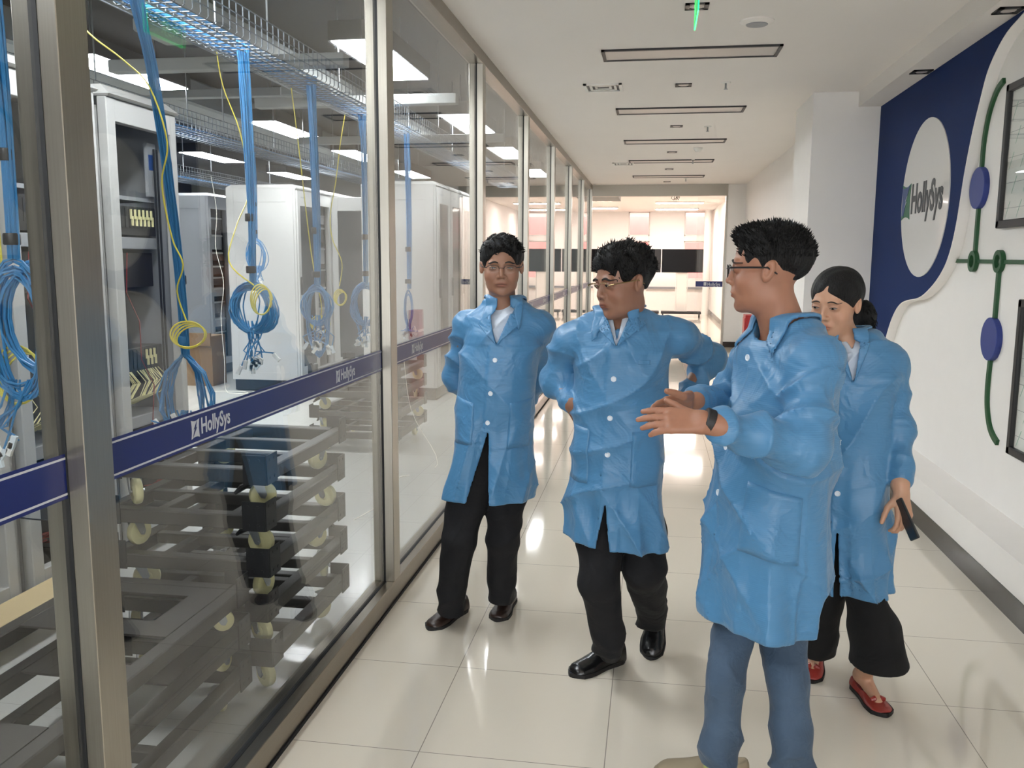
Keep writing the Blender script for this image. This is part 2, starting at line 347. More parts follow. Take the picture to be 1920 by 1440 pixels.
def runner(X,s,y0,z0,k):   # running man and arrow, in pale green on the plate; s = side, k = scale
    b=MB(); U=(0,s,0); V=(0,0,1); o=(X,y0,z0)
    b.prism([(.012*math.cos(a)*k,.046*k+.012*math.sin(a)*k) for a in [2*PI*i/10 for i in range(10)]],o,U,V,.0006)
    for p in ([(-.01,.03),(.014,.03),(.006,-.008),(-.014,-.004)],[(.012,.028),(.034,.012),(.03,.006),(.01,.018)],[(-.01,.03),(-.034,.016),(-.030,.010),(-.008,.02)],[(.006,-.004),(.026,-.03),(.018,-.036),(-.006,-.006)],[(-.006,-.006),(-.014,-.03),(-.04,-.036),(-.038,-.044),(-.010,-.040),(.0,-.012)]): b.prism([(a*k,c*k) for a,c in p],o,U,V,.0006)
    b.prism([(-.12*k,0),(-.09*k,.03*k),(-.09*k,.012*k),(-.055*k,.012*k),(-.055*k,-.012*k),(-.09*k,-.012*k),(-.09*k,-.03*k)],o,U,V,.0006)
    return b
runner(.1655,-1,4.42,2.765,1).build('pictogram','exit_pale',t)
runner(.1725,1,4.42,2.765,1).build('pictogram','exit_pale',t)
t=empty('security_camera',(1.62,17.2,2.62),'small grey dome camera at the top right of the far opening','camera')
MB().lathe((1.62,17.2,2.60),(0,0,1),[(.02,0),(.06,.03),(.085,.08),(.085,.14)],20).build('housing','cabinet_grey',t,True); MB().tube([(1.62,17.2,2.7),(1.68,17.2,2.7)],.02,8).build('arm','cabinet_grey',t)
t=empty('fire_cabinet',(1.52,14.1,0),'small red fire equipment box by the right wall, just behind the nearest man','fire box')
MB().bev(1.43,1.588,13.95,14.3,0,.74,.005).build('cabinet','red_box',t); MB().bev(1.42,1.43,13.98,14.27,.05,.69,.002).build('door','red_box',t)
# ================================================================ right wall decoration
YA,YZ=7.645,0
cv=[(4.62,2.81),(4.8,2.765),(4.982,2.725),(5.12,2.655),(5.22,2.57),(5.29,2.45),(5.36,2.32),(5.41,2.2),(5.452,2.08),(5.485,1.95),(5.525,1.8),(5.585,1.66),(5.68,1.545),(5.84,1.445),(6.04,1.365),(6.2,1.328),(6.4,1.308),(6.56,1.28),(6.68,1.23),(6.79,1.15),(6.88,1.05),(6.95,.95),(7.02,.83),(7.10,.7),(7.2,.58),(7.35,.46),(7.52,.38),(7.645,.33)]
def smooth_curve(c,n=4):
    out=[]
    for i in range(len(c)-1):
        p0=c[max(i-1,0)];p1=c[i];p2=c[i+1];p3=c[min(i+2,len(c)-1)]
        for k in range(n):
            t=k/n; out.append(tuple(.5*((2*p1[j])+(-p0[j]+p2[j])*t+(2*p0[j]-5*p1[j]+4*p2[j]-p3[j])*t*t+(-p0[j]+3*p1[j]-3*p2[j]+p3[j])*t**3) for j in (0,1)))
    return out+[c[-1]]
KB=1.0155; cs=[(min(y*KB,7.645),min(2.809,1.575+(z-1.575)*KB)) for y,z in smooth_curve(cv)]
t=empty('wall_panel',(XW,6.5,.33),'navy blue raised wall board with a wavy white edge and a round logo','wall panel')
b=MB(); XB=1.772; n=len(cs)
top=[Vector((XB,y,z)) for y,z in cs]; bot=[Vector((XW,y,z)) for y,z in cs]; ya=[Vector((XB,7.645,max(z,.33))) for y,z in cs]
b.add(top+ya,[(i,i+1,n+i+1,n+i) for i in range(n-1)]); b.build('board','blue_board',t)
b=MB(); rim=[]
for i,(y,z) in enumerate(cs):
    a=Vector(cs[max(i-1,0)]);c=Vector(cs[min(i+1,n-1)]); d=(c-a).normalized(); nn=Vector((-d.y,d.x)); nn=-nn if nn.x>0 and nn.y>0 else nn
    rim.append((y,z,nn))
# white edge strip: a band of constant width in front and the depth behind it
ring=[]
for (y,z,nn) in rim:
    s_=-1; q=(y+nn.x*.0,z+nn.y*.0); ring+= [Vector((XB-.006,y,z)),Vector((XW,y,z)),Vector((XW,y+nn.x*.005*s_,z+nn.y*.005*s_)),Vector((XB-.006,y+nn.x*.005*s_,z+nn.y*.005*s_))]
b.add(ring,[(4*i+k,4*i+(k+1)%4,4*(i+1)+(k+1)%4,4*(i+1)+k) for i in range(n-1) for k in range(4)]); b.build('edge_strip','white_paint',t)
# round logo plate
b=MB(); b.cyl((XB,6.305,1.992),(-1,0,0),.520,.006,96); dp=b.build('logo_plate','acrylic_white',t)
M0=Matrix(((0,0,-1,0),(-1,0,0,0),(0,1,0,0),(0,0,0,1)))
text_mesh('lettering','HollySys',.275,Matrix.Translation((XB-.0075,6.585,1.910))@M0,'logo_black',dp,.0008,.0085,.73)
def emblem_poly(w,h,q=.16,N=8):
    e=[]
    for (ax,ay,bx,by,nx,ny) in ((-1,-1,1,-1,0,1),(1,-1,1,1,-1,0),(1,1,-1,1,0,-1),(-1,1,-1,-1,1,0)):
        for k in range(N):
            tt=k/N; qq=q*math.sin(PI*tt); e.append((w*(ax+(bx-ax)*tt+nx*qq),h*(ay+(by-ay)*tt+ny*qq)))
    return e
b=MB(); e=emblem_poly(.105,.125); b.prism(e,(XB-.0065,6.705,1.992),(0,-1,0),(0,0,1),.0014); b.m=1
b.prism([(-.102,.10),(-.092,-.09),(-.05,-.10),(-.01,-.02),(.0,.02),(.082,.118),(.03,.105),(-.04,.098)],(XB-.0082,6.705,1.992),(0,-1,0),(0,0,1),.0012); b.m=2
b.prism([(-.03,-.04),(.012,.0),(-.004,.008),(.03,.045),(-.012,.012),(.0,.002)],(XB-.0096,6.705,1.992),(0,-1,0),(0,0,1),.001)
b.build('emblem',['logo_green','logo_blue','white_film'],dp)
# green line with rings and blue discs
def strip(pts,w,x0=1.813,x1=XW):
    b=MB(); R=[]
    for i,(y,z) in enumerate(pts):
        a=Vector(pts[max(i-1,0)]);c=Vector(pts[min(i+1,len(pts)-1)]); d=(c-a).normalized(); q=Vector((-d.y,d.x))*w/2
        R+=[Vector((x0,y+q.x,z+q.y)),Vector((x1,y+q.x,z+q.y)),Vector((x1,y-q.x,z-q.y)),Vector((x0,y-q.x,z-q.y))]
    m=len(pts); b.add(R,[(4*i+k,4*i+(k+1)%4,4*(i+1)+(k+1)%4,4*(i+1)+k) for i in range(m-1) for k in range(4)]+[(3,2,1,0),(4*m-4,4*m-3,4*m-2,4*m-1)]); return b
def ringmb(y,z,r0,r1,x0=1.806):
    b=MB(); N=40; vs=[]
    for k in range(N):
        a=2*PI*k/N; c,s_=math.cos(a),math.sin(a); vs+=[(x0,y+r0*c,z+r0*s_),(x0,y+r1*c,z+r1*s_),(XW,y+r1*c,z+r1*s_),(XW,y+r0*c,z+r0*s_)]
    return b.add(vs,[(4*k+j,4*((k+1)%N)+j,4*((k+1)%N)+(j+1)%4,4*k+(j+1)%4) for k in range(N) for j in range(4)])
t=empty('wall_ornament',(1.8,5.2,.62),'green wall line with two rings and two round blue discs beside the framed charts','wall decoration')
strip(smooth_curve([(5.20,2.535),(5.27,2.51),(5.33,2.46),(5.385,2.38),(5.425,2.25),(5.43,2.1)]),.03).build('green_line','green_trim',t)
strip([(5.43,1.88),(5.43,1.63)],.03).build('green_line','green_trim',t)
strip([(5.76,1.58),(5.48,1.579)],.022,1.818).build('green_line','green_trim',t); strip([(5.39,1.578),(5.11,1.577)],.022,1.818).build('green_line','green_trim',t); strip([(5.0,1.576),(3.0,1.57)],.022,1.818).build('green_line','green_trim',t)
strip([(5.053,1.53),(5.055,1.25)],.03).build('green_line','green_trim',t)
strip(smooth_curve([(5.07,1.06),(5.078,.9),(5.06,.79),(5.01,.70),(4.95,.655),(4.88,.628)]),.03).build('green_line','green_trim',t)
ringmb(5.436,1.578,.036,.06).build('ring','green_trim',t); ringmb(5.052,1.578,.036,.06).build('ring','green_trim',t)
b=MB().lathe((XW,5.425,1.99),(-1,0,0),[(.116,0),(.116,.028),(.113,.03)],48); b.build('disc','disc_blue',t)
b=MB().lathe((XW,5.065,1.162),(-1,0,0),[(.116,0),(.116,.028),(.113,.03)],48); b.build('disc','disc_blue',t)
for k,(z0,z1,y0,y1,lab) in enumerate(((1.752,2.49,5.085,3.2,'black-framed wall chart with teal dashes, the upper of two'),(.612,1.392,4.70,2.9,'black-framed wall chart with teal dashes, the lower of two'))):
    t=empty('framed_chart',(1.8,y0,z0),lab,'picture')
    b=MB(); w_=.04
    for q in ((y1,y0,z0,z0+w_),(y1,y0,z1-w_,z1),(y1,y1+w_,z0,z1),(y0-w_,y0,z0,z1)): b.bev(1.795,XW,*q,.004)
    b.build('frame','black_frame',t)
    b=MB(); b.box(1.818,1.822,y1,y0,z0,z1); b.m=1
    yy=y0-.06; 
    while yy>y1+.1:
        j=0; zz=z0+.05
        while zz<z1-.12:
            o=Vector((1.8178,yy-(j%2)*.06,zz)); b.prism([(0,0),(-.004,.0),(-.056,.085),(-.050,.085)][::-1],o,(0,1,0),(0,0,1),-.0003); zz+=.125; j+=1
        yy-=.145
    b.m=2
    zz=z0+.1
    while zz<z1: b.box(1.8176,1.818,y1,y0,zz,zz+.0025); zz+=.13
    b.build('chart',['label_white','chart_teal','cabinet_grey'],t)
    MB().box(1.806,1.808,y1+.03,y0-.03,z0+.03,z1-.03).build('glazing','clear_glass',t)
# TVs in the far hall
for k,x0 in enumerate((.225,-.93,-2.08,-3.24)):
    xm=x0+.565; t=empty('display_stand',(xm,25,0),['rightmost black flat screen on a white wheeled stand in the far hall','black flat screen on a white wheeled stand behind the middle man','black flat screen on a stand, next to the end of the glass wall','leftmost black flat screen on a stand in the far hall'][k],'monitor')
    b=MB(); b.bev(x0,x0+1.13,24.96,25.02,1.24,1.885,.008); sc=b.build('screen','screen_black',t)
    MB().box(x0+.96,x0+1.115,24.955,24.96,1.255,1.87).build('side_panel','dark_metal',sc)
    b=MB(); b.bev(xm-.14,xm+.14,25.03,25.12,.12,1.3,.005); b.box(xm-.17,xm-.15,25.02,25.1,.1,1.3).box(xm+.15,xm+.17,25.02,25.1,.1,1.3); b.build('column','plastic_white',t)
    MB().bev(xm-.55,xm+.55,24.85,25.25,.09,.16,.01).build('base','dark_metal',t)
    for sx in (-.5,.5): MB().cyl((xm+sx-.02,24.9,.06),(1,0,0),.06,.04,14).build('wheel','plastic_black',t)
t=empty('hanging_cables',(.42,19,2.75),'loose black cables dangling from the hall ceiling beyond the opening','cable')
b=MB(); 
for k in range(3): b.tube([(.36+.02*k,19,3.02),(.36+.03*k,19,2.93),(.33+.06*k,19,2.86),(.38+.05*k,19,2.83),(.46+.02*k,19,2.9),(.50+.01*k,19,3.02)],.007,6)
b.build('cable','cable_black',t)
t=empty('wall_outlet',(1.678,20,.45),'small dark wall socket on the right wall of the far hall','socket')
MB().bev(1.664,1.68,20.4,20.55,.62,.76,.003).build('plate','plastic_black',t)
# ================================================================ room behind the glass
lit=[]
rows={-1.85:[.1,2.7,5.38,8.18,10.6,13.2],-3.84:[2.7,5.5,8.33,10.66,13.2],-5.85:[2.7,5.5,8.25,10.6,13.2],-7.6:[5.5,10.6]}
rn={-1.85:'nearest row to the glass',-3.84:'second row from the glass',-5.85:'third row from the glass',-7.6:'row farthest from the glass'}
for x,ys in rows.items():
    for k,y in enumerate(ys):
        t=empty('ceiling_light',(x,y+.6,2.9),'lit panel light in the machine room, %s, %s'%(rn[x],['closest one','second one','third one','fourth one','fifth one','farthest one'][k]),'ceiling light','lit panel lights in the machine room')
        b=MB(); b.box(x-.165,x+.165,y-.015,y+1.215,2.905,3.02); b.build('housing','dark_metal',t); MB().box(x-.15,x+.15,y,y+1.2,2.9,2.905).build('diffuser','lamp_lit',t)
        b=MB(); b.tube([(x,y+.2,3.02),(x,y+.2,3.3)],.004,5); b.build('rod','zinc',t); b=MB(); b.tube([(x,y+1.0,3.02),(x,y+1.0,3.3)],.004,5); b.build('rod','zinc',t)
def tray(x0,x1,y0,y1,z0,h,lab,cables=True):
    t=empty('cable_tray',((x0+x1)/2,(y0+y1)/2,z0),lab,'cable tray','wire mesh cable trays in the machine room')
    b=MB(); y=y0; rr=.0028
    while y<y1:
        b.tube([(x0,y,z0+h),(x0,y,z0+.012),(x0+.012,y,z0),(x1-.012,y,z0),(x1,y,z0+.012),(x1,y,z0+h)],rr,4,False); y+=.06
    nx=max(3,int((x1-x0)/.05)); 
    for k in range(nx+1):
        x=x0+(x1-x0)*k/nx; b.tube([(x,y0,z0-.003),(x,y1,z0-.003)],rr,4,False)
    for k in range(1,4):
        for x in (x0-.003,x1+.003): b.tube([(x,y0,z0+h*k/3),(x,y1,z0+h*k/3)],rr,4,False)
    b.build('wire_mesh','tray_wire',t)
    b=MB(); rnd=random.Random(int(abs(x0)*100)); y=y0+.4
    while y<y1:
        for xx in (x0,x1): MB().tube([(xx,y,z0+h),(xx,y,3.3)],.005,5).build('hanger','zinc',t)
        y+=1.6
    if cables:
        c=MB()
        for k in range(14):
            x=x0+.02+rnd.random()*(x1-x0-.04); z=z0+.006+rnd.random()*.03; pts=[]; y=y0
            while y<=y1: pts.append((min(x1-.01,max(x0+.01,x+math.sin(y*1.3+k)*.02)),y,z+.004*math.sin(y*2+k))); y+=.5
            c.tube(pts,.0045,4,False)
        o=c.build('cables','cable_blue',t); o['kind']='stuff'
tray(-2.0,-1.75,.3,11.5,2.5,.13,'wire mesh cable tray with blue cables nearest the glass wall')
tray(-3.65,-3.35,3,12.5,2.5,.13,'wire mesh cable tray above the white cabinets, second from the glass wall')
tray(-5.5,-5.15,3,12.5,2.45,.13,'wire mesh cable tray farthest from the glass wall')
t=empty('bus_duct',(-2.4,6,2.75),'pale grey trunking running above the cable tray along the machine room','duct')
b=MB(); b.bev(-2.62,-2.32,.5,9.5,2.78,2.9,.01); b.build('trunking','duct_white',t)
for y in (2.9,4.3,6.1,8.0):
    MB().bev(-2.66,-2.28,y,y+.32,2.72,2.79,.01).build('junction_box','duct_white',t)
for k,(y,x0,x1,z) in enumerate(((4.9,-3.2,-1.75,2.655),(6.2,-2.9,-1.4,2.66),(8.2,-3.4,-1.4,2.66),(3.7,-6,-2.7,2.95),(7.3,-6,-2.7,2.95))):
    setp(MB().bev(x0,x1,y,y+.09,z,z+.07,.004).build('support_channel','duct_white'),'pale cross channel under the machine room ceiling, %s from the camera'%['third','fourth','farthest','second set higher up','high one over the cabinets'][k],'channel','cross channels above the cable trays')
for k,(x,w_,z0) in enumerate(((-4.6,.7,2.98),(-6.7,.8,2.95),(-3.0,.25,3.0))):
    setp(MB().bev(x-w_/2,x+w_/2,.5,15.5,z0,3.22,.02).build('air_duct','duct_white' if k!=1 else 'dark_ceiling'),['wide pale air duct along the machine room ceiling','dark air duct at the far side of the machine room ceiling','narrow pale duct beside the second light row'][k],'duct')
# ---------------------------------------------------------------- cabinets
def cabinet(name,X,y0,w_,kind,lab,D=.85,z0=.14,z1=2.42,mt='cabinet_white',side='sides',group='white equipment cabinets in the machine room'):
    t=empty(name,(X-D/2,y0+w_/2,0),lab,'cabinet',group); y1=y0+w_
    b=MB(); fr=.06
    b.box(X-D,X-.03,y0,y0+.02,z0,z1-.05).box(X-D,X-.03,y1-.02,y1,z0,z1-.05).box(X-D,X-D+.02,y0,y1,z0,z1-.05)
    b.bev(X-D,X-D+.09,y0-.004,y0-.0005,z0,z1-.052,.001).bev(X-.12,X-.032,y0-.004,y0-.0005,z0,z1-.052,.001).bev(X-D+.091,X-.121,y0-.003,y0-.0005,z1-.2,z1-.052,.001).bev(X-D+.091,X-.121,y0-.003,y0-.0005,z0,z0+.09,.001)
    b.box(X-D,X-.03,y0,y1,z1-.07,z1-.05).box(X-D,X-.03,y0,y1,z0,z0+.02); b.build('body',mt,t)
    b=MB(); vs=[]; 
    for (dx,z) in ((0,z1-.05),(.0,z1-.035),(-.05,z1)):
        vs+=[(X-D-dx,y0-dx*.6-.002,z),(X+dx+.01,y0-dx*.6-.002,z),(X+dx+.01,y1+dx*.6,z),(X-D-dx,y1+dx*.6,z)]
    b.add(vs,[(3,2,1,0),(8,9,10,11)]+[(4*i+j,4*i+(j+1)%4,4*i+4+(j+1)%4,4*i+4+j) for i in (0,1) for j in range(4)]); b.build('lid',mt,t)
    b=MB(); b.box(X-.029,X,y0+.001,y0+fr,z0,z1-.051).box(X-.029,X,y1-fr,y1-.001,z0,z1-.051).box(X-.029,X-.001,y0+fr,y1-fr,z1-.2,z1-.051).box(X-.029,X-.001,y0+fr,y1-fr,z0,z0+.09); b.build('front_frame',mt,t)
    MB().box(X-D+.02,X-.02,y0+.02,y1-.02,.01,z0).build('plinth','plastic_black',t)
    def door(ang=0,glass='dark_glass'):
        M=Matrix.Translation((X+.004,y1,0))@Matrix.Rotation(ang,4,'Z'); q=w_
        b=MB(); b.bev(0,.022,-q,-q+.075,z0+.02,z1-.07,.002,M).bev(0,.022,-.075,0,z0+.02,z1-.07,.002,M).bev(0,.022,-q+.075,-.075,z1-.24,z1-.07,.002,M).bev(0,.022,-q+.075,-.075,z0+.02,z0+.16,.002,M); d=b.build('door',mt,t)
        MB().box(.006,.014,-q+.07,-.07,z0+.15,z1-.23,M).build('door_glass',glass,d); MB().bev(.022,.04,-q+.02,-q+.045,1.15,1.36,.004,M).build('handle','plastic_black',d)
        MB().box(.022,.0235,-q+.10,-q+.24,z1-.15,z1-.135,M).build('name_plate','cabinet_grey',d)
    def mods(seed,light=False):
        rnd=random.Random(seed); z=z1-.3; k=0
        while z>z0+.3:
            h=rnd.choice((.12,.17,.2)); mcol=rnd.choice(('dark_metal','plastic_black','bracket_black','cabinet_grey') if not light else ('cabinet_grey','dark_metal','bracket_black'))
            m_=MB(); m_.bev(X-.35,X-.07,y0+.09,y1-.09,z-h,z,.003); mo=m_.build('rack_module',mcol,t)
            q=MB(); q.bev(X-.07,X-.06,y0+.09,y1-.09,z-.03,z-.008,.001); q.build('trim_bar','cabinet_white' if rnd.random()<.6 else 'zinc',mo)
            z-=h+rnd.choice((.03,.06)); k+=1
        for y in (y0+.065,y1-.085): MB().box(X-.075,X-.06,y,y+.02,z0+.09,z1-.2).build('mounting_rail','dark_metal',t)
    if kind=='closed': door()
    if kind=='open': mods(int(y0*100)); door(math.radians(100))
    if kind=='rack': mods(int(y0*37)+5,True)
    return t
cabinet('equipment_cabinet',-2.36,9.45,.56,'closed','tall white cabinet with a glass door, nearest of the row beside the glass wall')
cabinet('equipment_cabinet',-2.36,10.07,.56,'closed','tall white cabinet with a glass door, second of the row beside the glass wall')
cabinet('equipment_cabinet',-2.36,10.70,.56,'closed','tall white cabinet with a glass door, third of the row beside the glass wall')
cabinet('equipment_cabinet',-2.36,11.33,.56,'closed','tall white cabinet with a glass door, farthest of the row beside the glass wall')
cabinet('equipment_cabinet',-4.09,9.72,.56,'closed','white cabinet with a dark glass door behind the blue coils, first of the middle row')
cabinet('equipment_cabinet',-4.09,10.30,.56,'open','open white cabinet with its glass door swung out, second of the middle row')
cabinet('equipment_cabinet',-4.09,10.90,.56,'rack','open white cabinet full of grey modules, third of the middle row')
cabinet('equipment_cabinet',-4.09,11.50,.56,'closed','tall white cabinet, fourth of the middle row')
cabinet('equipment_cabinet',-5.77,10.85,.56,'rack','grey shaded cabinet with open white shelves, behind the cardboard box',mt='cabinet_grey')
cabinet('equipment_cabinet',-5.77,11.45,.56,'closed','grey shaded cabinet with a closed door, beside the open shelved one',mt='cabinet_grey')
# near open racks
def rack(y0,w_,lab,seed):
    X=-2.6;D=.8;z0=.12;z1=2.40;y1=y0+w_
    t=empty('equipment_rack',(X-D/2,y0+w_/2,0),lab,'rack','open racks nearest the glass wall')
    b=MB(); b.bev(X-.05,X,y0,y0+.07,z0,z1-.06,.004).bev(X-.05,X,y1-.055,y1,z0,z1-.06,.004).bev(X-.048,X-.002,y0+.068,y1-.053,z1-.17,z1-.062,.002).bev(X-.048,X-.002,y0+.068,y1-.053,z0,z0+.1,.002)
    b.box(X-D,X-D+.05,y0,y0+.05,z0,z1-.06).box(X-D,X-D+.05,y1-.05,y1,z0,z1-.06).box(X-.07,X-.055,y0-.03,y0-.012,z0,z1-.08); b.build('frame','cabinet_white',t)
    MB().bev(X-D,X-.02,y1-.02,y1-.008,z0,z1-.1,.002).build('side_panel','cabinet_grey',t)
    MB().bev(X-D,X-.06,y0+.008,y0+.02,z0,z1-.1,.002).build('side_panel','cabinet_white',t)
    MB().box(X-D,X-D+.015,y0,y1,z0,z1-.1).build('back_panel','dark_metal',t)
    b=MB(); vs=[]
    for (e,z) in ((.0,z1-.06),(.012,z1-.05),(-.05,z1)): vs+=[(X-D-e,y0-e*.5,z),(X+e+.01,y0-e*.5,z),(X+e+.01,y1+e*.5,z),(X-D-e,y1+e*.5,z)]
    b.add(vs,[(3,2,1,0),(8,9,10,11)]+[(4*i+j,4*i+(j+1)%4,4*i+4+(j+1)%4,4*i+4+j) for i in (0,1) for j in range(4)]); b.build('lid','cabinet_white',t)
    MB().box(X-D+.05,X-.04,y0+.03,y1-.03,.04,z0).build('base','bracket_black',t)
    a,c=y0+.09,y1-.08
    def pins(zt,n0,n1,tot):
        m_=MB(); m_.bev(X-.4,X-.1,a,c,zt-.15,zt,.003); mo=m_.build('rack_module','bracket_black',t)
        for k in range(tot):
            yy=a+.02+(c-a-.04)*k/tot; MB().box(X-.1,X-.097,yy,yy+.02,zt-.11,zt-.01).build('slot_cover','dark_metal',mo)
            if n0<=k<n1:
                MB().box(X-.097,X-.088,yy+.002,yy+.010,zt-.065,zt-.015).build('terminal_pin','nylon',mo); MB().box(X-.097,X-.088,yy+.013,yy+.021,zt-.10,zt-.05).build('terminal_pin','nylon',mo)
    b=MB(); b.box(X-.1,X-.08,a-.02,a+.07,z1-.5,z1-.22).box(X-.1,X-.08,c-.08,c,z1-.5,z1-.22).box(X-.45,X-.1,a,c,z1-.53,z1-.51); b.build('bracket_plate','cabinet_grey',t)
    MB().box(X-.08,X-.078,c-.07,c-.015,z1-.36,z1-.28).build('data_label','logo_blue',t)
    pins(z1-.56,5,11,11)
    MB().bev(X-.3,X-.1,a,c,z1-.78,z1-.72,.002).build('shelf','cabinet_grey',t)
    MB().box(X-.5,X-.12,a+.05,c-.02,z1-.98,z1-.80).build('rack_module','plastic_black',t)
    pins(z1-1.30 if seed else z1-1.27,7,10,11)
    w2=MB(); rnd=random.Random(seed)
    for k in range(26):
        yy=a+.03+rnd.random()*(c-a-.06); w2.tube([(X-.09,yy,z1-1.42),(X-.04-rnd.random()*.03,yy+.02,z1-1.48),(X-.06,yy-.03-rnd.random()*.06,z1-1.55),(X-.2,yy-.08,z1-1.62)],.0025,4,False)
    o=w2.build('wiring','nylon',t); o['kind']='stuff'
    MB().bev(X-.3,X-.08,a,c,z1-1.72,z1-1.66,.002).build('shelf','cabinet_grey',t)
    MB().bev(X-.45,X-.1,a,c,z1-1.92,z1-1.80,.003).build('rack_module','plastic_black',t)
    MB().bev(X-.5,X-.12,a,c,z1-2.12,z1-1.95,.003).build('rack_module','bracket_black',t)
    w3=MB()
    for k in range(30):
        yy=a+.02+rnd.random()*(c-a-.1); zz=z0+.14+rnd.random()*.06; w3.tube([(X-.1-rnd.random()*.2,yy,zz),(X-.08,yy+.05,zz+.05*rnd.random()),(X-.2,yy+.1,zz-.02),(X-.3,yy+.04,zz)],.004,4,False)
    o=w3.build('wiring','cable_red',t); o['kind']='stuff'
    for k in range(2):
        y_=c-.02-k*.03; MB().tube([(X-.06,y_,z1-.25),(X-.06,y_,z0+.1)],.006,5).build('mounting_rail','dark_metal',t)
    rp=[(X-.03,a+.06,z1-.8),(X-.02,a+.02,z1-1.0),(X-.02,a+.12,z1-1.15),(X-.02,a+.12,z1-1.35),(X-.03,a+.24,z1-1.5),(X-.03,a+.2,z1-1.75),(X-.05,a+.1,z1-1.95)]
    MB().tube(rp,.003,5).build('loose_wire','cable_red',t)
    return t
rack(3.24,.62,'open white equipment rack partly hidden by the leftmost steel post',0)
rack(3.95,.62,'open white equipment rack with black slotted modules between the two nearest steel posts',1)
rack(2.45,.70,'open white equipment rack at the left edge of the picture',2)
# ---------------------------------------------------------------- hanging bundles of blue cable
def hang(y,x,ztop,zk,zb,R,ztail,seed,n,lab,kinky=0,loops=12,second=None,arch=False):
    rnd=random.Random(seed); g=rnd.gauss
    t=empty('cable_bundle',(x,y,ztail),lab,'cable bundle','blue cable bundles hanging in the machine room')
    b=MB(); rw=.018
    for k in range(n):
        a=2*PI*rnd.random(); q=rw*math.sqrt(rnd.random()); dx,dy=q*math.cos(a),q*math.sin(a)
        pts=[(x+dx*1.9,y+dy*1.9-kinky,ztop+.05),(x+dx*1.5,y+dy*1.5-kinky*.9,ztop-.03)]
        m=7
        for i in range(1,m+1):
            s=i/m; pts.append((x+dx*(1.3-.6*s)+.006*math.sin(3*s+k)+.01*math.sin(2.5*s),y+dy*(1.3-.6*s)-kinky*(1-s)**1.5*.8,ztop-.03+(zk-ztop+.03)*s))
        b.tube(pts,.0036,5,False)
    b.build('drop','cable_blue',t)
    c=MB(); H=(zk-zb)/2
    if arch:
        for k in range(n):
            s=-1 if k%2 else 1; o=rnd.random()*.6+.55
            c.tube([(x+g(0,.006),y+g(0,.006),zk),(x+s*R*o*.35,y+g(0,.01),zk-.03),(x+s*R*o*.75,y+g(0,.01),zk-H*.5),(x+s*R*o,y+g(0,.012),zk-H*1.1),(x+s*R*o*1.05,y+g(0,.012),zb+.06),(x+s*R*o*.9,y,zb+.02),(x+s*R*o*.4,y,zb-.01+g(0,.01)),(x,y+g(0,.01),zb-.02)],.0036,5,False)
    else:
        for k in range(loops):
            rx=R*(.72+.35*rnd.random()); rz=H*(.8+.22*rnd.random()); tw=g(0,.25); ox=g(0,R*.13); pts=[]
            for i in range(21):
                a=PI/2+2*PI*i/20; px=rx*math.cos(a)*(1+.05*math.sin(3*a+k)); pz=rz*math.sin(a)
                pts.append((x+ox*(1-math.sin(a))/2+px*math.cos(tw),y+px*math.sin(tw)+g(0,.003),zk-H-(H-rz)*.6*(1 if k%3 else -.3)+pz))
            c.tube(pts,.0036,5,False)
        if second:
            for k in range(9):
                rx=R*second[0]*(.85+.2*rnd.random()); hz=(zk-second[1])/2; tw=g(0,.15); pts=[]
                for i in range(21):
                    a=PI/2+2*PI*i/20; pts.append((x+second[2]+rx*math.cos(a)*math.cos(tw),y+.015+rx*math.cos(a)*math.sin(tw),zk-hz+hz*math.sin(a)*(1-.02*k)))
                c.tube(pts,.0036,5,False)
    c.build('coil','cable_blue',t)
    d=MB(); ends=[]
    for k in range(11):
        sx=x+g(0,R*.32)+(second[2]*-1.2 if second else 0); ze=ztail+abs(g(0,.035)); px=x+g(0,R*.3)
        ex=sx+g(0,.03); d.tube([(px,y,zb+.06),(px*.6+sx*.4,y+g(0,.02),zb-.02),(sx+g(0,.02),y+g(0,.02),(zb+ztail)/2),(ex,y+g(0,.015),ze)],.0034,5,False); ends.append((ex,y,ze))
    d.build('tails','cable_blue',t)
    for (ex,ey,ez) in ends:
        M=Matrix.Translation((ex,ey,ez))@Matrix.Rotation(g(0,.7),4,'Y'); MB().bev(-.009,.009,-.006,.006,-.045,0,.001,M).build('connector','label_white' if rnd.random()<.6 else 'connector_clear',t)
    MB().lathe((x,y,zk+.04),(0,0,1),[(.022,0),(.024,.004),(.024,.03),(.022,.034)],12).build('tie','cable_blue' if arch else 'plastic_black',t,True)
    MB().lathe((x+.002,y,zk+.28),(0,0,1),[(.020,0),(.022,.004),(.022,.032),(.020,.036)],12).build('tie','plastic_black',t,True)
    return t
hang(2.33,-1.86,2.5,1.57,1.15,.10,.98,3,26,'thick blue cable bundle left of the nearest post, at the left edge of the picture',second=(1.2,1.22,.07))
hang(3.25,-1.86,2.5,1.19,.90,.10,.88,4,26,'blue cable bundle spreading into an arch above the safety band, before the open rack',arch=True,kinky=.22)
hang(3.9,-1.87,2.5,1.465,1.22,.105,1.05,5,24,'blue cable bundle with a big tangled coil and a yellow coil hooked on it',loops=26)
hang(4.68,-1.86,2.5,1.43,1.20,.085,1.08,6,22,'blue cable bundle with an open round coil and a long lower loop',second=(.75,1.02,-.0),loops=13)
hang(5.65,-1.90,2.5,1.42,1.13,.10,1.02,7,20,'blue cable bundle with a round coil, just left of the second steel post',loops=15)
hang(6.48,-1.84,2.5,1.35,1.06,.035,1.0,8,14,'thin pale blue cable bundle right of the second steel post',loops=7)
hang(7.4,-3.5,2.5,1.75,1.45,.09,1.3,9,12,'blue cable bundle hanging from the tray above the middle cabinets')
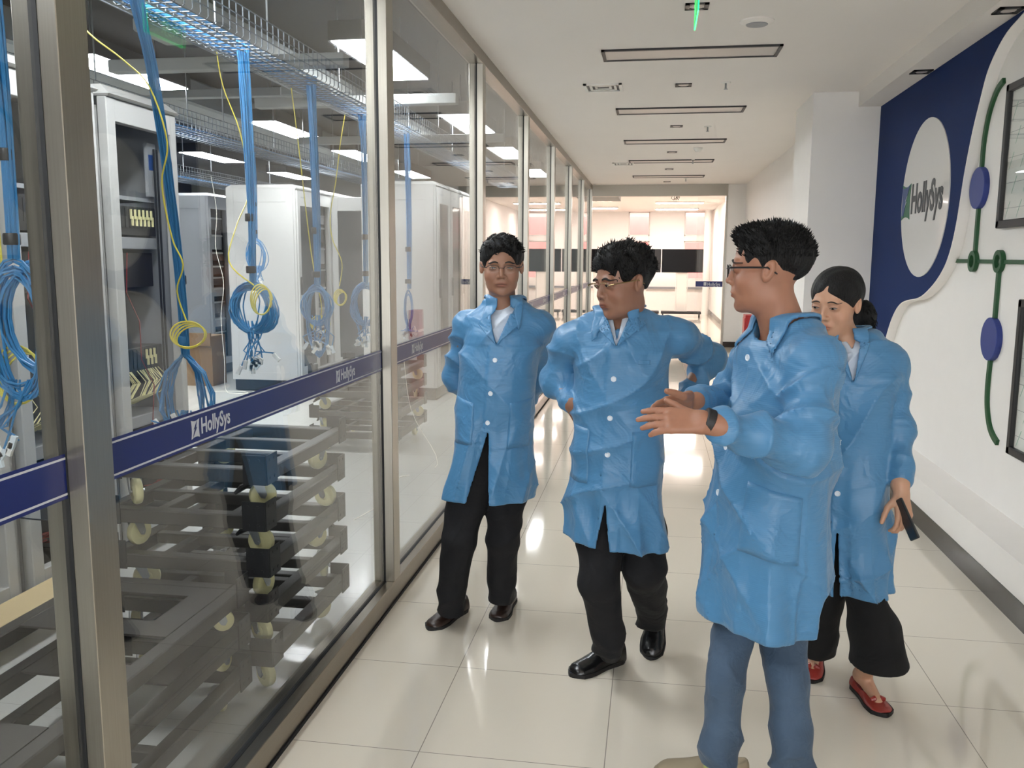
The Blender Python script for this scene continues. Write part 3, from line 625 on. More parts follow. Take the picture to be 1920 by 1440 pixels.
hang(8.6,-5.3,2.45,1.9,1.6,.05,1.5,10,8,'thin blue cable bundle hanging before the grey shelved cabinet')
def ycable(pts,coil,lab,m='cable_yellow',nm='yellow_cable'):
    t=empty(nm,pts[-1],lab,'cable'); MB().tube(smooth3(pts),.0032,6).build('strand',m,t)
    if coil:
        (cx,cy_,cz),R,H=coil; c=MB()
        for k in range(4):
            P=[]
            for i in range(25):
                a=PI/2+2*PI*i/24; P.append((cx+R*(1-.06*k)*math.cos(a)+.003*k,cy_+.03*math.cos(a)+.004*k,cz+H*(1-.05*k)*math.sin(a+.3*k*.3)-.004*k))
            c.tube(P,.0034,5,False)
        c.build('coil',m,t)
def smooth3(c,n=5):
    out=[]
    for i in range(len(c)-1):
        p0=c[max(i-1,0)];p1=c[i];p2=c[i+1];p3=c[min(i+2,len(c)-1)]
        for k in range(n):
            t=k/n; out.append(tuple(.5*((2*p1[j])+(-p0[j]+p2[j])*t+(2*p0[j]-5*p1[j]+4*p2[j]-p3[j])*t*t+(-p0[j]+3*p1[j]-3*p2[j]+p3[j])*t**3) for j in (0,1,2)))
    return out+[c[-1]]
ycable([(-2.18,3.1,2.62),(-2.12,3.1,2.43),(-1.96,3.1,2.3),(-1.86,3.1,2.2),(-1.80,3.1,2.0),(-1.83,3.1,1.85),(-1.80,3.1,1.65),(-1.76,3.1,1.55),(-1.79,3.1,1.45),(-1.755,3.1,1.33)],((-1.755,3.1,1.285),.055,.05),'bright yellow cable ending in a flat coil, in front of the open rack')
ycable([(-2.36,4.6,2.7),(-2.33,4.6,2.5),(-2.24,4.6,2.25),(-2.2,4.6,1.95),(-2.13,4.3,1.75),(-1.98,3.9,1.56),(-1.84,3.86,1.45)],((-1.80,3.84,1.385),.035,.07),'pale yellow cable ending in a coil hooked on the big blue tangle')
ycable([(-2.0,5.6,2.5),(-2.0,5.5,2.3),(-2.0,5.4,2.05),(-2.04,5.4,1.85),(-2.03,5.4,1.7),(-1.97,5.4,1.55),(-1.99,5.4,1.40)],((-1.99,5.4,1.33),.028,.05),'thin yellow cable with a small coil beside the round blue coil')
ycable([(-1.99,4.72,2.5),(-1.95,4.7,2.2),(-1.9,4.72,1.6),(-1.85,4.72,1.33),(-1.855,4.72,1.25)],((-1.86,4.72,1.21),.045,.045),'yellow cable with a small coil below the open round blue coil')
ycable([(-1.95,2.35,2.5),(-1.93,2.36,1.9),(-1.92,2.36,1.4),(-1.9,2.36,1.3)],((-1.90,2.36,1.22),.055,.09),'yellow cable coil at the left edge, beside the thick blue bundle')
ycable([(-5.0,9.5,2.5),(-4.95,9.5,2.1),(-4.98,9.5,1.7),(-4.9,9.5,1.3),(-4.95,9.5,.9),(-4.93,9.5,.4),(-4.93,9.5,.05),(-4.8,9.45,.012),(-4.65,9.5,.012),(-4.8,9.6,.012),(-5.1,9.55,.012)],None,'white cable dangling down to the floor in front of the grey shelved cabinet','cable_white','white_cable')
ycable([(-1.75,4.9,.01),(-1.7,5.3,.01),(-1.8,5.9,.01),(-1.6,6.4,.012),(-1.95,6.9,.35),(-1.9,6.5,1.0)],None,'white cable trailing on the machine room floor behind the second post','cable_white','white_cable')
ycable([(-2.5,2.6,.72),(-2.4,3.0,.55),(-2.42,3.4,.42),(-2.2,3.9,.3)],None,'black cable sagging beside the left rack','cable_black','black_cable')
t=empty('cardboard_box',(-5.55,10.25,0),'brown open cardboard box on the floor beside the grey shelved cabinet','box')
b=MB(); b.box(-5.8,-5.35,10.0,10.35,0,.62); b.build('carton','cardboard',t); MB().box(-5.8,-5.35,9.97,10.0,.5,.66).build('flap','cardboard',t)
t=empty('wooden_board',(-5.75,10.0,0),'pale wooden board leaning behind the cardboard box','board'); MB().bev(-5.86,-5.82,9.85,9.98,0,1.15,.002).build('plank','wood_pale',t); MB().bev(-5.86,-5.6,9.85,9.89,1.02,1.15,.002).build('crosspiece','wood_pale',t)
t=empty('wooden_board',(-2.45,3.1,.14),'pale wooden strip lying on the base of the left rack','board'); MB().bev(-2.58,-2.42,2.55,3.6,.16,.18,.002).build('plank','wood_pale',t)
# ---------------------------------------------------------------- stacked castor frames
def caster(parent,x,y,zt,r,ang,brake=False,h=.103):
    M=Matrix.Translation((x,y,zt))@Matrix.Rotation(ang,4,'Z')
    b=MB(); b.bev(-.035,.035,-.03,.03,-.005,0,.001,M).lathe(M@Vector((0,0,-.018)),(0,0,-1),[(.02,-.013),(.022,0)],12)
    for s in (-1,1): b.prism([(-.018,-.012),(.022,-.012),(.034,-h+r+.004),(.026,-h+r-.01),(.012,-h+r-.006)],M@Vector((0,s*.021-.0015,0)),M.to_3x3()@Vector((1,0,0)),Vector((0,0,1)),.003)
    b.tube([M@Vector((.024,-.027,-h+r)),M@Vector((.024,.027,-h+r))],.006,8)
    c=b.build('caster','zinc',parent)
    w_=MB(); ax=M.to_3x3()@Vector((0,1,0)); w_.lathe(M@Vector((.024,-.016,-h+r)),ax,[(r*.35,0),(r*.4,.002),(r*.82,.001),(r*.95,.004),(r,.010),(r,.022),(r*.95,.028),(r*.82,.031),(r*.4,.030),(r*.35,.032)],26); w_.build('wheel','nylon',c,True)
    if brake: MB().tube([M@Vector((-.02,0,-.02)),M@Vector((-.05,0,-.03)),M@Vector((-.075,0,-.05))],[.009,.012,.006],8).build('brake_lever','bracket_black',c)
def dolly(x0,x1,y0,y1,zt,lab,kind='bars',h=.052,r=.049,ch=.114,rot=0,seed=0,stick=False,w_=.05):
    rnd=random.Random(seed); t=empty('dolly_frame',((x0+x1)/2,(y0+y1)/2,zt-h),lab,'dolly','stacked grey steel castor frames behind the glass')
    b=MB(); z0,z1=zt-h,zt
    b.bev(x0,x0+w_,y0,y1,z0,z1,.004).bev(x1-w_,x1,y0,y1,z0,z1,.004).bev(x0+w_,x1-w_,y0,y0+w_,z0,z1,.004).bev(x0+w_,x1-w_,y1-w_,y1,z0,z1,.004); b.build('side_rails','frame_grey',t)
    if kind=='bars':
        for q in (.33,.62): y=y0+(y1-y0)*q; MB().bev(x0+w_,x1-w_,y,y+.04,z1-.045,z1-.004,.003).build('crossbar','frame_grey',t)
        MB().bev(x0+.19,x0+.23,y0+w_,y1-w_,z1-.05,z1-.008,.003).build('crossbar','frame_grey',t)
    else:
        a=MB(); ya=y1-.44
        a.box(x0+w_,x1-w_,y1-.13,y1-w_,z1-.006,z1).box(x0+w_,x1-w_,ya,ya+.1,z1-.006,z1).box(x0+w_,x0+w_+.1,ya+.1,y1-.13,z1-.006,z1).box(x1-w_-.1,x1-w_,ya+.1,y1-.13,z1-.006,z1); a.build('top_plate','frame_grey',t)
        MB().box(x0+w_,x1-w_,y0+w_,y0+.5,z1-.006,z1).build('top_plate','frame_grey',t)
    for (x,y,sx,sy) in ((x0,y0,-1,-1),(x1,y0,1,-1),(x0,y1,-1,1),(x1,y1,1,1)):
        k=MB(); q=.085; kz=(z0-.004,z1+.05)
        k.box(min(x,x+sx*.004),max(x,x+sx*.004),min(y,y-sy*q),max(y,y-sy*q),*kz); k.box(min(x,x-sx*q),max(x,x-sx*q),min(y,y+sy*.004),max(y,y+sy*.004),*kz)
        for d in (.025,.062):
            for zz in (z1+.032,z0+.018): k.cyl((x+sx*.004,y-sy*d,zz),(sx,0,0),.006,.002,8); k.cyl((x-sx*d,y+sy*.004,zz),(0,sy,0),.006,.002,8)
        k.build('corner_bracket','bracket_black',t)
        caster(t,x-sx*.080,y-sy*.082,z0,r,rnd.uniform(-2.2,2.2) ,brake=rnd.random()<.5,h=ch)
    if stick:
        for k_ in range(1):
            y=y0+.62; MB().box(x1-w_+.004,x1-.004,y,y+.10,z1,z1+.0008).build('sticker',['label_white'],t); MB().box(x1-w_+.014,x1-.016,y+.015,y+.08,z1+.0008,z1+.0012).build('sticker_print','cable_red',t)
    return t
nm=['bottom','second from the bottom','middle','second from the top','topmost']
for k in range(5):
    dx=[0,-.02,.0,-.015,0][k]; dolly(-1.95+dx,-1.315+dx*.6,2.80,3.60+[0,.02,-.03,0,0][k],.172+.168*k,'grey steel castor frame, %s of the rear stack behind the glass'%nm[k],seed=k+3)
for k,z in enumerate((.142,.292,.445)):
    dolly(-1.98+.01*k,-1.37,1.28,2.74,z,'dark grey castor frame, %s of the near stack'%['bottom','middle','topmost, with a plated top'][k],kind='bars' if k==0 else 'plate',h=.05,r=.036,ch=.092,seed=20+k,stick=k>0)
for k in range(4): dolly(-2.75,-2.0,6.7,7.6,.172+.168*k,'grey steel castor frame of the far stack right of the second post, %s'%['lowest','second up','third up','uppermost'][k],seed=40+k)
# ================================================================ people: implicit surfaces turned into meshes
def at(x,y,Y):      # point at distance Y down the corridor seen at photo position x,y
    d=f2*1637.5+r3*(x-960)-u3*(y-720); t=Y/d[1]; return np.array([d[0]*t,d[1]*t,1.575+d[2]*t])
def smin(a,b,k):
    h=np.clip(.5+.5*(b-a)/k,0,1); return b*(1-h)+a*h-k*h*(1-h)
def smax(a,b,k): return -smin(-a,-b,k)
def cap(P,a,b,ra,rb):
    a=np.asarray(a,np.float32);b=np.asarray(b,np.float32); d=b-a; q=P-a; t=np.clip(q@d/(d@d),0,1); return np.linalg.norm(q-t[:,None]*d,axis=1)-(ra+(rb-ra)*t)
def ell(P,c,r):
    q=(P-np.asarray(c,np.float32)); r=np.asarray(r,np.float32); k0=np.linalg.norm(q/r,axis=1); k1=np.linalg.norm(q/(r*r),axis=1)+1e-9; return k0*(k0-1)/k1
def rbox(P,c,h,r):
    q=np.abs(P-np.asarray(c,np.float32))-(np.asarray(h,float)-r); return np.linalg.norm(np.maximum(q,0),axis=1)+np.minimum(q.max(axis=1),0)-r
def frame(fwd,up=(0,0,1)):
    f_=np.asarray(fwd,float); f_=f_/np.linalg.norm(f_); x=np.cross(np.asarray(up,float),f_); x=-x/np.linalg.norm(x)  # x: person's left is -x? see below
    z=np.cross(f_,x) if False else np.cross(x,f_)*1.0
    return x,f_,z
def axis(a,b,h):
    n=max(2,int(math.ceil((b-a)/h))); return np.linspace(a,b,n+1)
def axes(lo,hi,h,fine=()):
    out=[]
    for k in range(3):
        xs=[lo[k]]; 
        while xs[-1]<hi[k]:
            x=xs[-1]; s=h
            for (flo,fhi,fh) in fine:
                if x>flo[k]-fh and x<fhi[k]: s=min(s,fh)
                elif x<flo[k] : s=min(s,max(fh,flo[k]-x))
            xs.append(x+s)
        out.append(np.array(xs))
    return out
def polygonize(fn,lo,hi,h,fine=(),blk=10):
    X,Y_,Z=axes(lo,hi,h,fine); nx,ny,nz=len(X),len(Y_),len(Z); D=np.full((nx,ny,nz),1.0,np.float32)
    bi=[range(0,n,blk) for n in (nx,ny,nz)]; C=[];Rr=[];I=[]
    for i in bi[0]:
        for j in bi[1]:
            for k in bi[2]:
                i2,j2,k2=min(i+blk,nx)-1,min(j+blk,ny)-1,min(k+blk,nz)-1
                a=np.array([X[i],Y_[j],Z[k]]);b=np.array([X[i2],Y_[j2],Z[k2]]); C.append((a+b)/2);Rr.append(np.linalg.norm(b-a)/2+h);I.append((i,j,k))
    dc=fn(np.array(C)); 
    sel=np.abs(dc)<np.array(Rr)*1.5+.03
    for n in np.nonzero(~sel)[0]:
        i,j,k=I[n]; D[i:i+blk,j:j+blk,k:k+blk]=dc[n]
    idx=np.nonzero(sel)[0]
    pts=[];meta=[]
    def flush():
        if not pts: return
        d=fn(np.concatenate(pts).astype(np.float32)).astype(np.float32); o=0
        for (i,j,k,s) in meta:
            m=s[0]*s[1]*s[2]; D[i:i+s[0],j:j+s[1],k:k+s[2]]=d[o:o+m].reshape(s); o+=m
        pts.clear();meta.clear()
    tot=0
    for n in idx:
        i,j,k=I[n]; g=np.meshgrid(X[i:i+blk],Y_[j:j+blk],Z[k:k+blk],indexing='ij'); s=g[0].shape
        pts.append(np.stack([q.ravel() for q in g],1)); meta.append((i,j,k,s)); tot+=g[0].size
        if tot>400000: flush(); tot=0
    flush()
    S_=D<0; c=np.zeros((nx-1,ny-1,nz-1),np.uint8)
    for a in (0,1):
        for b in (0,1):
            for e in (0,1): c+=S_[a:nx-1+a,b:ny-1+b,e:nz-1+e]
    act=(c>0)&(c<8); ii=np.argwhere(act); vid=np.full(act.shape,-1,np.int32); vid[act]=np.arange(len(ii))
    acc=np.zeros((len(ii),3));cnt=np.zeros(len(ii)); i,j,k=ii.T; G=(X,Y_,Z)
    corners=[(0,0,0),(1,0,0),(0,1,0),(1,1,0),(0,0,1),(1,0,1),(0,1,1),(1,1,1)]
    for a in range(8):
        for ax in range(3):
            o=corners[a]
            if o[ax]: continue
            o2=list(o);o2[ax]=1
            A=(i+o[0],j+o[1],k+o[2]);B=(i+o2[0],j+o2[1],k+o2[2]); da,db=D[A],D[B]; m=(da<0)!=(db<0)
            t=np.where(m,da/(da-db+1e-12),0)
            p=np.stack([G[q][A[q]]+(G[q][B[q]]-G[q][A[q]])*(t if q==ax else 0) for q in range(3)],1); acc+=p*m[:,None]; cnt+=m
    V=acc/np.maximum(cnt,1)[:,None]; F=[]
    for ax in range(3):
        sl=[slice(1,-1)]*3; sl[ax]=slice(0,-1); s1=[slice(1,-1)]*3; s1[ax]=slice(1,None)
        s0=S_[tuple(sl)];s_1=S_[tuple(s1)]; e=np.argwhere(s0!=s_1); inside=s0[tuple(e.T)]; e=e+np.array([0 if q==ax else 1 for q in range(3)])
        u_,v_=(ax+1)%3,(ax+2)%3; du=np.zeros(3,int);du[u_]=1;dv=np.zeros(3,int);dv[v_]=1
        q=[vid[tuple((e-du-dv).T)],vid[tuple((e-dv).T)],vid[tuple(e.T)],vid[tuple((e-du).T)]]; q=np.stack(q,1); q[~inside]=q[~inside][:,::-1]; F.append(q)
    F=np.concatenate(F); F=F[(F>=0).all(1)]
    return V,F
def relax(V,F,it=1,lam=.5):
    for _ in range(it):
        acc=np.zeros_like(V);c=np.zeros(len(V))
        for a in range(4):
            b=(a+1)%4; np.add.at(acc,F[:,a],V[F[:,b]]);np.add.at(acc,F[:,b],V[F[:,a]]);np.add.at(c,F[:,a],1);np.add.at(c,F[:,b],1)
        V=V+(acc/np.maximum(c,1)[:,None]-V)*lam
    return V
def npmesh(name,V,F,m,parent,tint=None,smooth=True):
    off=org(parent) if parent else Vector((0,0,0)); V=V-np.array(off); me=bpy.data.meshes.new(name); n=F.shape[1]
    me.vertices.add(len(V)); me.vertices.foreach_set('co',V.astype(np.float32).ravel()); me.loops.add(len(F)*n); me.loops.foreach_set('vertex_index',F.astype(np.int32).ravel())
    me.polygons.add(len(F)); me.polygons.foreach_set('loop_start',np.arange(0,len(F)*n,n,dtype=np.int32)); me.polygons.foreach_set('use_smooth',np.full(len(F),smooth))
    me.materials.append(MATS[m]); me.update(calc_edges=True); me.validate()
    if tint is not None:
        a=me.color_attributes.new('tint','FLOAT_COLOR','POINT'); a.data.foreach_set('color',tint.astype(np.float32).ravel())
    o=bpy.data.objects.new(name,me); COL.objects.link(o); o.parent=parent; return o
def nz(P,s,fx,seed=0):    # smooth pseudo noise
    q=P*np.asarray(fx,np.float32)+seed; x,y,z=q.T
    return (np.sin(x+1.7*np.sin(.9*y+.7*z+s))+np.sin(y*1.1+1.5*np.sin(1.1*z+.8*x+2*s))+np.sin(z*1.2+1.6*np.sin(.8*x+1.2*y+3*s)))/3
# ---------------------------------------------------------------- fabric and skin materials
def cloth(name,col,rough=.55,sheen=.3,weave=0,bump=.35,bs=14,var=.05):
    m=mat(name,col,rough,sheen=sheen,var=var,vscale=7); nt=m.node_tree; b=nt.nodes['Principled BSDF']; L=nt.links.new
    mp=[n for n in nt.nodes if n.type=='MAPPING'][0]
    n=nt.nodes.new('ShaderNodeTexNoise'); n.inputs['Scale'].default_value=bs; n.inputs['Detail'].default_value=3; n.inputs['Distortion'].default_value=.8; L(mp.outputs[0],n.inputs[0])
    bp=nt.nodes.new('ShaderNodeBump'); bp.inputs['Strength'].default_value=bump; bp.inputs['Distance'].default_value=.02; L(n.outputs['Fac'],bp.inputs['Height'])
    last=bp
    if weave:
        w_=nt.nodes.new('ShaderNodeTexWave'); w_.inputs['Scale'].default_value=weave; w_.wave_type='BANDS'; w_.bands_direction='Z'; L(mp.outputs[0],w_.inputs[0])
        b2=nt.nodes.new('ShaderNodeBump'); b2.inputs['Strength'].default_value=.10; b2.inputs['Distance'].default_value=.002; L(w_.outputs['Fac'],b2.inputs['Height']); L(bp.outputs[0],b2.inputs['Normal']); last=b2
    L(last.outputs[0],b.inputs['Normal']); return m
cloth('coat_blue',(74,128,170),.42,.10,weave=60,bump=.9,bs=8,var=.03)
cloth('shirt_pale',(192,202,214),.7,.1,bump=.2)
cloth('shirt_navy',(30,34,56),.7,.1)
cloth('trousers_black',(8,9,14),.85,.0,bump=.3)
cloth('trousers_wide',(5,5,6),.9,.0,bump=.2)
cloth('jeans',(62,82,104),.8,.1,bump=.4,bs=20,var=.55)
mat('shoe_black',(20,20,21),.22,var=.1,bump=.1,bscale=60); mat('shoe_brown',(48,34,28),.35,bump=.1,bscale=60); mat('shoe_tan',(150,136,112),.7,bump=.1,bscale=80); mat('shoe_red',(150,52,44),.4,bump=.1,bscale=120)
mat('sole_dark',(22,20,20),.6); mat('sock_green',(170,180,110),.8); mat('hair_black',(7,6,6),.5,spec=.3,bump=.8,bscale=260,stretch=(1,1,.2)); mat('eye_white',(150,141,134),.3); mat('eye_iris',(26,18,14),.15)
mat('brow_black',(30,24,22),.7); mat('lens',(235,240,240),.05); mat('gold_rim',(150,130,90),.3,1); mat('button_white',(214,222,230),.35)
def skin(name,col):
    m=mat(name,col,.5); nt=m.node_tree; b=nt.nodes['Principled BSDF']; b.inputs['Subsurface Weight'].default_value=.08; b.inputs['Subsurface Scale'].default_value=.01
    a=nt.nodes.new('ShaderNodeAttribute'); a.attribute_name='tint'; mx=nt.nodes.new('ShaderNodeMix'); mx.data_type='RGBA'; mx.blend_type='MULTIPLY'; mx.inputs['Factor'].default_value=1
    n=nt.nodes.new('ShaderNodeTexNoise'); n.inputs['Scale'].default_value=30; rp=nt.nodes.new('ShaderNodeMix'); rp.data_type='RGBA'; c=b.inputs['Base Color'].default_value[:]
    rp.inputs['A'].default_value=(c[0]*.93,c[1]*.9,c[2]*.9,1); rp.inputs['B'].default_value=(min(1,c[0]*1.05),c[1]*1.06,c[2]*1.06,1); nt.links.new(n.outputs['Fac'],rp.inputs['Factor'])
    nt.links.new(rp.outputs['Result'],mx.inputs['A']); nt.links.new(a.outputs['Color'],mx.inputs['B']); nt.links.new(mx.outputs['Result'],b.inputs['Base Color'])
skin('skin_one',(150,110,88)); skin('skin_two',(144,104,83)); skin('skin_three',(160,113,89)); skin('skin_four',(196,152,124))
# ---------------------------------------------------------------- building blocks
class Head:
    def __init__(s,c,yaw,pitch=0,tilt=0,k=1.0,wide=1.0,fem=False):
        # yaw: 0 faces the camera side (-Y), positive turns to +X; pitch positive looks down
        R=Matrix.Rotation(yaw,3,'Z')@Matrix.Rotation(pitch,3,'X')@Matrix.Rotation(tilt,3,'Y')
        s.R=np.array(R); s.c=np.asarray(c,np.float32); s.k=k; s.wide=wide; s.fem=fem
    def L(s,P):   # world -> local: x to the picture's right when yaw=0, y forward out of the face, z up
        q=(P-s.c)@s.R/s.k; q=q*np.array([1/s.wide,-1,1]); return q
    def W(s,p):
        p=np.asarray(p,float)*np.array([s.wide,-1,1])*s.k; return p@s.R.T+s.c
    def sdf(s,P):
        q=s.L(P); a=q.copy(); a[:,0]=np.abs(a[:,0]); j=.93 if s.fem else 1
        d=ell(q,(0,-.014,.034),(.074,.096,.083))
        d=smin(d,ell(q,(0,.014,-.030),(.061,.070,.083)),.03)
        d=smin(d,ell(a,(.018,.026,-.077),(.034*j,.045,.034)),.03)
        d=smin(d,ell(q,(0,.066,-.098),(.018*j,.016,.015)),.025)
        d=smin(d,ell(a,(.040,.045,-.034),(.023,.030,.026)),.02)
        d=smin(d,ell(a,(.024,.076,.021),(.026,.010,.008)),.014)
        d=smax(d,-ell(a,(.031,.096,.002),(.021,.016,.013)),.012)
        d=smin(d,ell(a,(.031,.071,.001),(.0165,.0150,.0120)),.005)
        d=smin(d,cap(q,(0,.083,.008),(0,.0985,-.029),.005,.0088),.011)
        d=smin(d,ell(a,(.0120,.0885,-.034),(.0080,.010,.0070)),.006)
        d=smax(d,-ell(a,(.006,.099,-.0415),(.0035,.005,.003)),.003)
        b=q.copy(); b[:,2]+=5.5*b[:,0]**2; q0=q; q=b
        d=smin(d,ell(q,(0,.079,-.056),(.026,.012,.016)),.014)
        d=smin(d,ell(q,(0,.0868,-.0590),(.0225,.0065,.0044)),.005)
        d=smin(d,ell(q,(0,.0858,-.0688),(.0185,.0070,.0054)),.005)
        d=smax(d,-ell(q,(0,.0945,-.0635),(.024,.0055,.0012)),.003); q=q0
        d=smax(d,-ell(q,(0,.094,-.082),(.014,.010,.006)),.008)
        a2=a.copy(); a2[:,1]+=.25*(a2[:,2]+.004); e=smax(ell(a2,(.077,-.008,-.005),(.010,.0165,.029)),-ell(a2,(.088,-.004,-.002),(.0095,.009,.018)),.004)
        d=smin(d,e,.006)
        return d*s.k
    def tint(s,V,T):
        q=s.L(V); a=np.abs(q[:,0]); q[:,2]+=np.where(q[:,2]<-.045,5.5*q[:,0]**2*(a<.03),0); near=(np.abs(q)<.14).all(1)
        lip=np.exp(-(((q[:,0])/.021)**4+((q[:,2]+.0635)/.0095)**4))*(q[:,1]>.075)
        col=np.array([.80,.58,.58]) if not s.fem else np.array([.80,.48,.48])
        ln=np.exp(-((q[:,0]/.022)**6+((q[:,2]+.0632)/.0018)**2))*(q[:,1]>.07)
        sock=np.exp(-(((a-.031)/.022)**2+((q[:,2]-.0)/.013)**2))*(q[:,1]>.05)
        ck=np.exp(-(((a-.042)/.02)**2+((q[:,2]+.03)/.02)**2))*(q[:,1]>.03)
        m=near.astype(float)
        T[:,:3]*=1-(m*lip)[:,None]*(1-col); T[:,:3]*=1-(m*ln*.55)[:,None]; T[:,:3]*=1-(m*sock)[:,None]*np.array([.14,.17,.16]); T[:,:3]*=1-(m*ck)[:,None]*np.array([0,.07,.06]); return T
    def face(s,root,glasses=None,brow=1.0,squint=1.0):
        for sx in (-1,1):
            # eye: almond patch on the eyeball
            def almond(w,h,R,dz=0,dx=0,n=16,tilt=.08):
                V=[];F=[]
                for i in range(n+1):
                    t=-1+2*i/n; hh=h*(1-abs(t)**2.2)
                    for j in (-1,-.33,.33,1):
                        x=t*w+dx; z=hh*j*(1 if j>0 else .75)+dz+tilt*x*sx; y=math.sqrt(max(0,R*R-x*x*.8-z*z)); V.append(s.W((sx*.031+x,.0712+y,.001+z)))
                for i in range(n):
                    for j in range(3): F.append((4*i+j,4*i+4+j,4*i+5+j,4*i+1+j))
                return V,F
            b=MB(); V,F=almond(.0125,.0046*squint,.0160); b.add([Vector(v) for v in V],F); e=b.build('eye','eye_white',root,True)
            b=MB(); V,F=almond(.0050,.0044*squint,.01635,0,-.0008); b.add([Vector(v) for v in V],F); b.build('iris','eye_iris',e,True)
            pts=[]
            for i in range(9):
                t=-1+i/4; x=t*.0138; z=.0046*squint*(1-abs(t)**2.2)+.08*x*sx+.0006; pts.append(Vector(s.W((sx*.031+x,.0712+math.sqrt(max(0,.0166**2-x*x*.8-z*z)),.001+z))))
            MB().tube(pts,[.0004,.0009,.0011,.0012,.0012,.0012,.0011,.0009,.0004],5).build('eyelash','brow_black',root)
            b=MB(); pts=[];rr=[]
            for i in range(11):
                t=i/10; x=.013+.038*t; z=.0215+.004*math.sin(PI*min(1,t*1.25))-.004*t*t; p=np.array([[sx*x,.12,z]]); y=.12
                w0=np.array([s.W((sx*x,yy,z)) for yy in np.linspace(.115,.04,60)]); dd=s.sdf(w0); k_=int(np.argmax(dd<.0)); y=np.linspace(.115,.04,60)[k_]
                pts.append(Vector(s.W((sx*x,y+.0006,z)))); rr.append(.0030*brow*(math.sin(PI*min(.97,t*.85+.12)))**.6+.0003)
            b.tube(pts,rr,6).build('eyebrow','brow_black',root,True)
        if glasses:
            rim,lensw,lensh,full=glasses; tw=.0028 if full else .0018; g=empty('glasses',s.W((0,.1,0)).tolist()); g.parent=root; g.location=Vector(s.W((0,.1,0)))-org(root)
            for sx in (-1,1):
                P=[]
                for i in range(25):
                    a=2*PI*i/24; x=math.copysign(abs(math.cos(a))**.75,math.cos(a))*lensw; z=math.copysign(abs(math.sin(a))**.75,math.sin(a))*lensh
                    P.append(Vector(s.W((sx*.0325+x,.100-.25*abs(x+sx*.0)**1.2*(1 if x*sx>0 else .2),-.003+z))))
                if full: MB().tube(P,.0011,6,False).build('rim',rim,g,True)
                else: MB().tube(P[1:12],.0012,6).build('rim',rim,g,True)
                n=len(P); b=MB(); b.add(P[:-1],[tuple(range(n-1))]); b.build('lens','coated_lens',g)
                MB().tube([Vector(s.W(p)) for p in ((sx*(.0325+lensw),.095,.004),(sx*.074,.088,.006),(sx*.080,.04,.006),(sx*.080,-.005,.005),(sx*.078,-.03,-.012))],[tw*.9,tw,tw,tw,tw*.7],6).build('temple',rim,g,True)
            MB().tube([Vector(s.W(p)) for p in ((-.0325+lensw-.002,.099,.0),(-.004,.104,.004),(.004,.104,.004),(.0325-lensw+.002,.099,.0))],.0011,6).build('bridge',rim,g,True)
def hairmesh(root,H,shape,spikes,seed,length=.02,res=.0045,name='hair',spikezone=None,dirf=None,rad=.0016):
    lo=H.c-.17*H.k; hi=H.c+.17*H.k
    V,F=polygonize(shape,lo,hi,res); V=relax(V,F,1,.4)
    if spikes and len(V):
        rnd=np.random.RandomState(seed); q=H.L(V); z=np.nonzero(spikezone(q))[0]; ch=rnd.choice(z,min(spikes,len(z)),replace=False)
        vs=[V];fs=[];o=len(V)
        cen=H.W((0,-.01,.01))
        for c_ in ch:
            p=V[c_]; nrm=(p-cen)/np.linalg.norm(p-cen); d=np.array(dirf(q[c_],nrm,rnd)) ; d/=np.linalg.norm(d)
            a=np.cross(d,[.3,.5,.8]); a/=np.linalg.norm(a); b=np.cross(d,a); l=length*(.6+.6*rnd.rand()); w_=rad*(.8+.6*rnd.rand()); base=p-nrm*.004
            ring=[base+a*w_*2,base+b*w_*2-a*w_,base-b*w_*2-a*w_]; mid=base+d*l*.6+nrm*l*.08; tip=base+d*l*1.1-nrm*l*.02
            vs.append(np.array(ring+[mid+a*w_,mid+b*w_-a*w_*.5,mid-b*w_-a*w_*.5,tip,tip+a*1e-4,tip-a*1e-4])); 
            for i in range(3):
                j=(i+1)%3; fs.append((o+i,o+j,o+3+j,o+3+i)); fs.append((o+3+i,o+3+j,o+6+j,o+6+i))
            o+=9
        V=np.concatenate(vs); F=np.concatenate([F,np.array(fs)])
    return npmesh(name,V,F,'hair_black',root)
def hand_parts(wrist,d,n,left,curl=(.25,.3,.35,.4),spread=.08,thumb=(.5,.5),k=1.0):
    # returns capsule list; d: direction of fingers, n: back-of-hand normal
    w=np.asarray(wrist,float); d=np.asarray(d,float);d/=np.linalg.norm(d); n=np.asarray(n,float); n-=d*(n@d); n/=np.linalg.norm(n); s=np.cross(n,d)*(-1 if left else 1)  # s points to the thumb side
    caps=[]; pal=[]
    for i,(o,L) in enumerate(((.030,.070),(.010,.078),(-.010,.072),(-.029,.056))):
        base=w+d*(.088-.004*abs(i-1))*k+s*o*k
        pal.append((w+d*.012*k+s*o*.72*k,base,.0125*k,.0105*k))
        dirn=d+s*spread*(1.5-i)*.8; dirn/=np.linalg.norm(dirn); p=base; ang=0; c=curl[i]
        for seg,(fr,r0,r1) in enumerate(((.46,.0095,.0087),(.30,.0087,.0080),(.24,.0080,.0066))):
            ang+=c*(1.0 if seg else .7); dd=dirn*math.cos(ang)-n*math.sin(ang); e=p+dd*L*fr*k; caps.append((p,e,r0*k,r1*k)); p=e
    tb=w+d*.022*k+s*.024*k-n*.006*k; t1=tb+(d*.62+s*.62-n*.35)*.044*k; dd=d*(.62+thumb[0]*.3)+s*(.62-thumb[0])-n*.35*thumb[1]; dd/=np.linalg.norm(dd); t2=t1+dd*.030*k; t3=t2+(dd+d*.15)*.024*k
    th=[(tb,t1,.0150*k,.0115*k),(t1,t2,.0108*k,.0098*k),(t2,t3,.0098*k,.0080*k)]
    return pal,caps,th
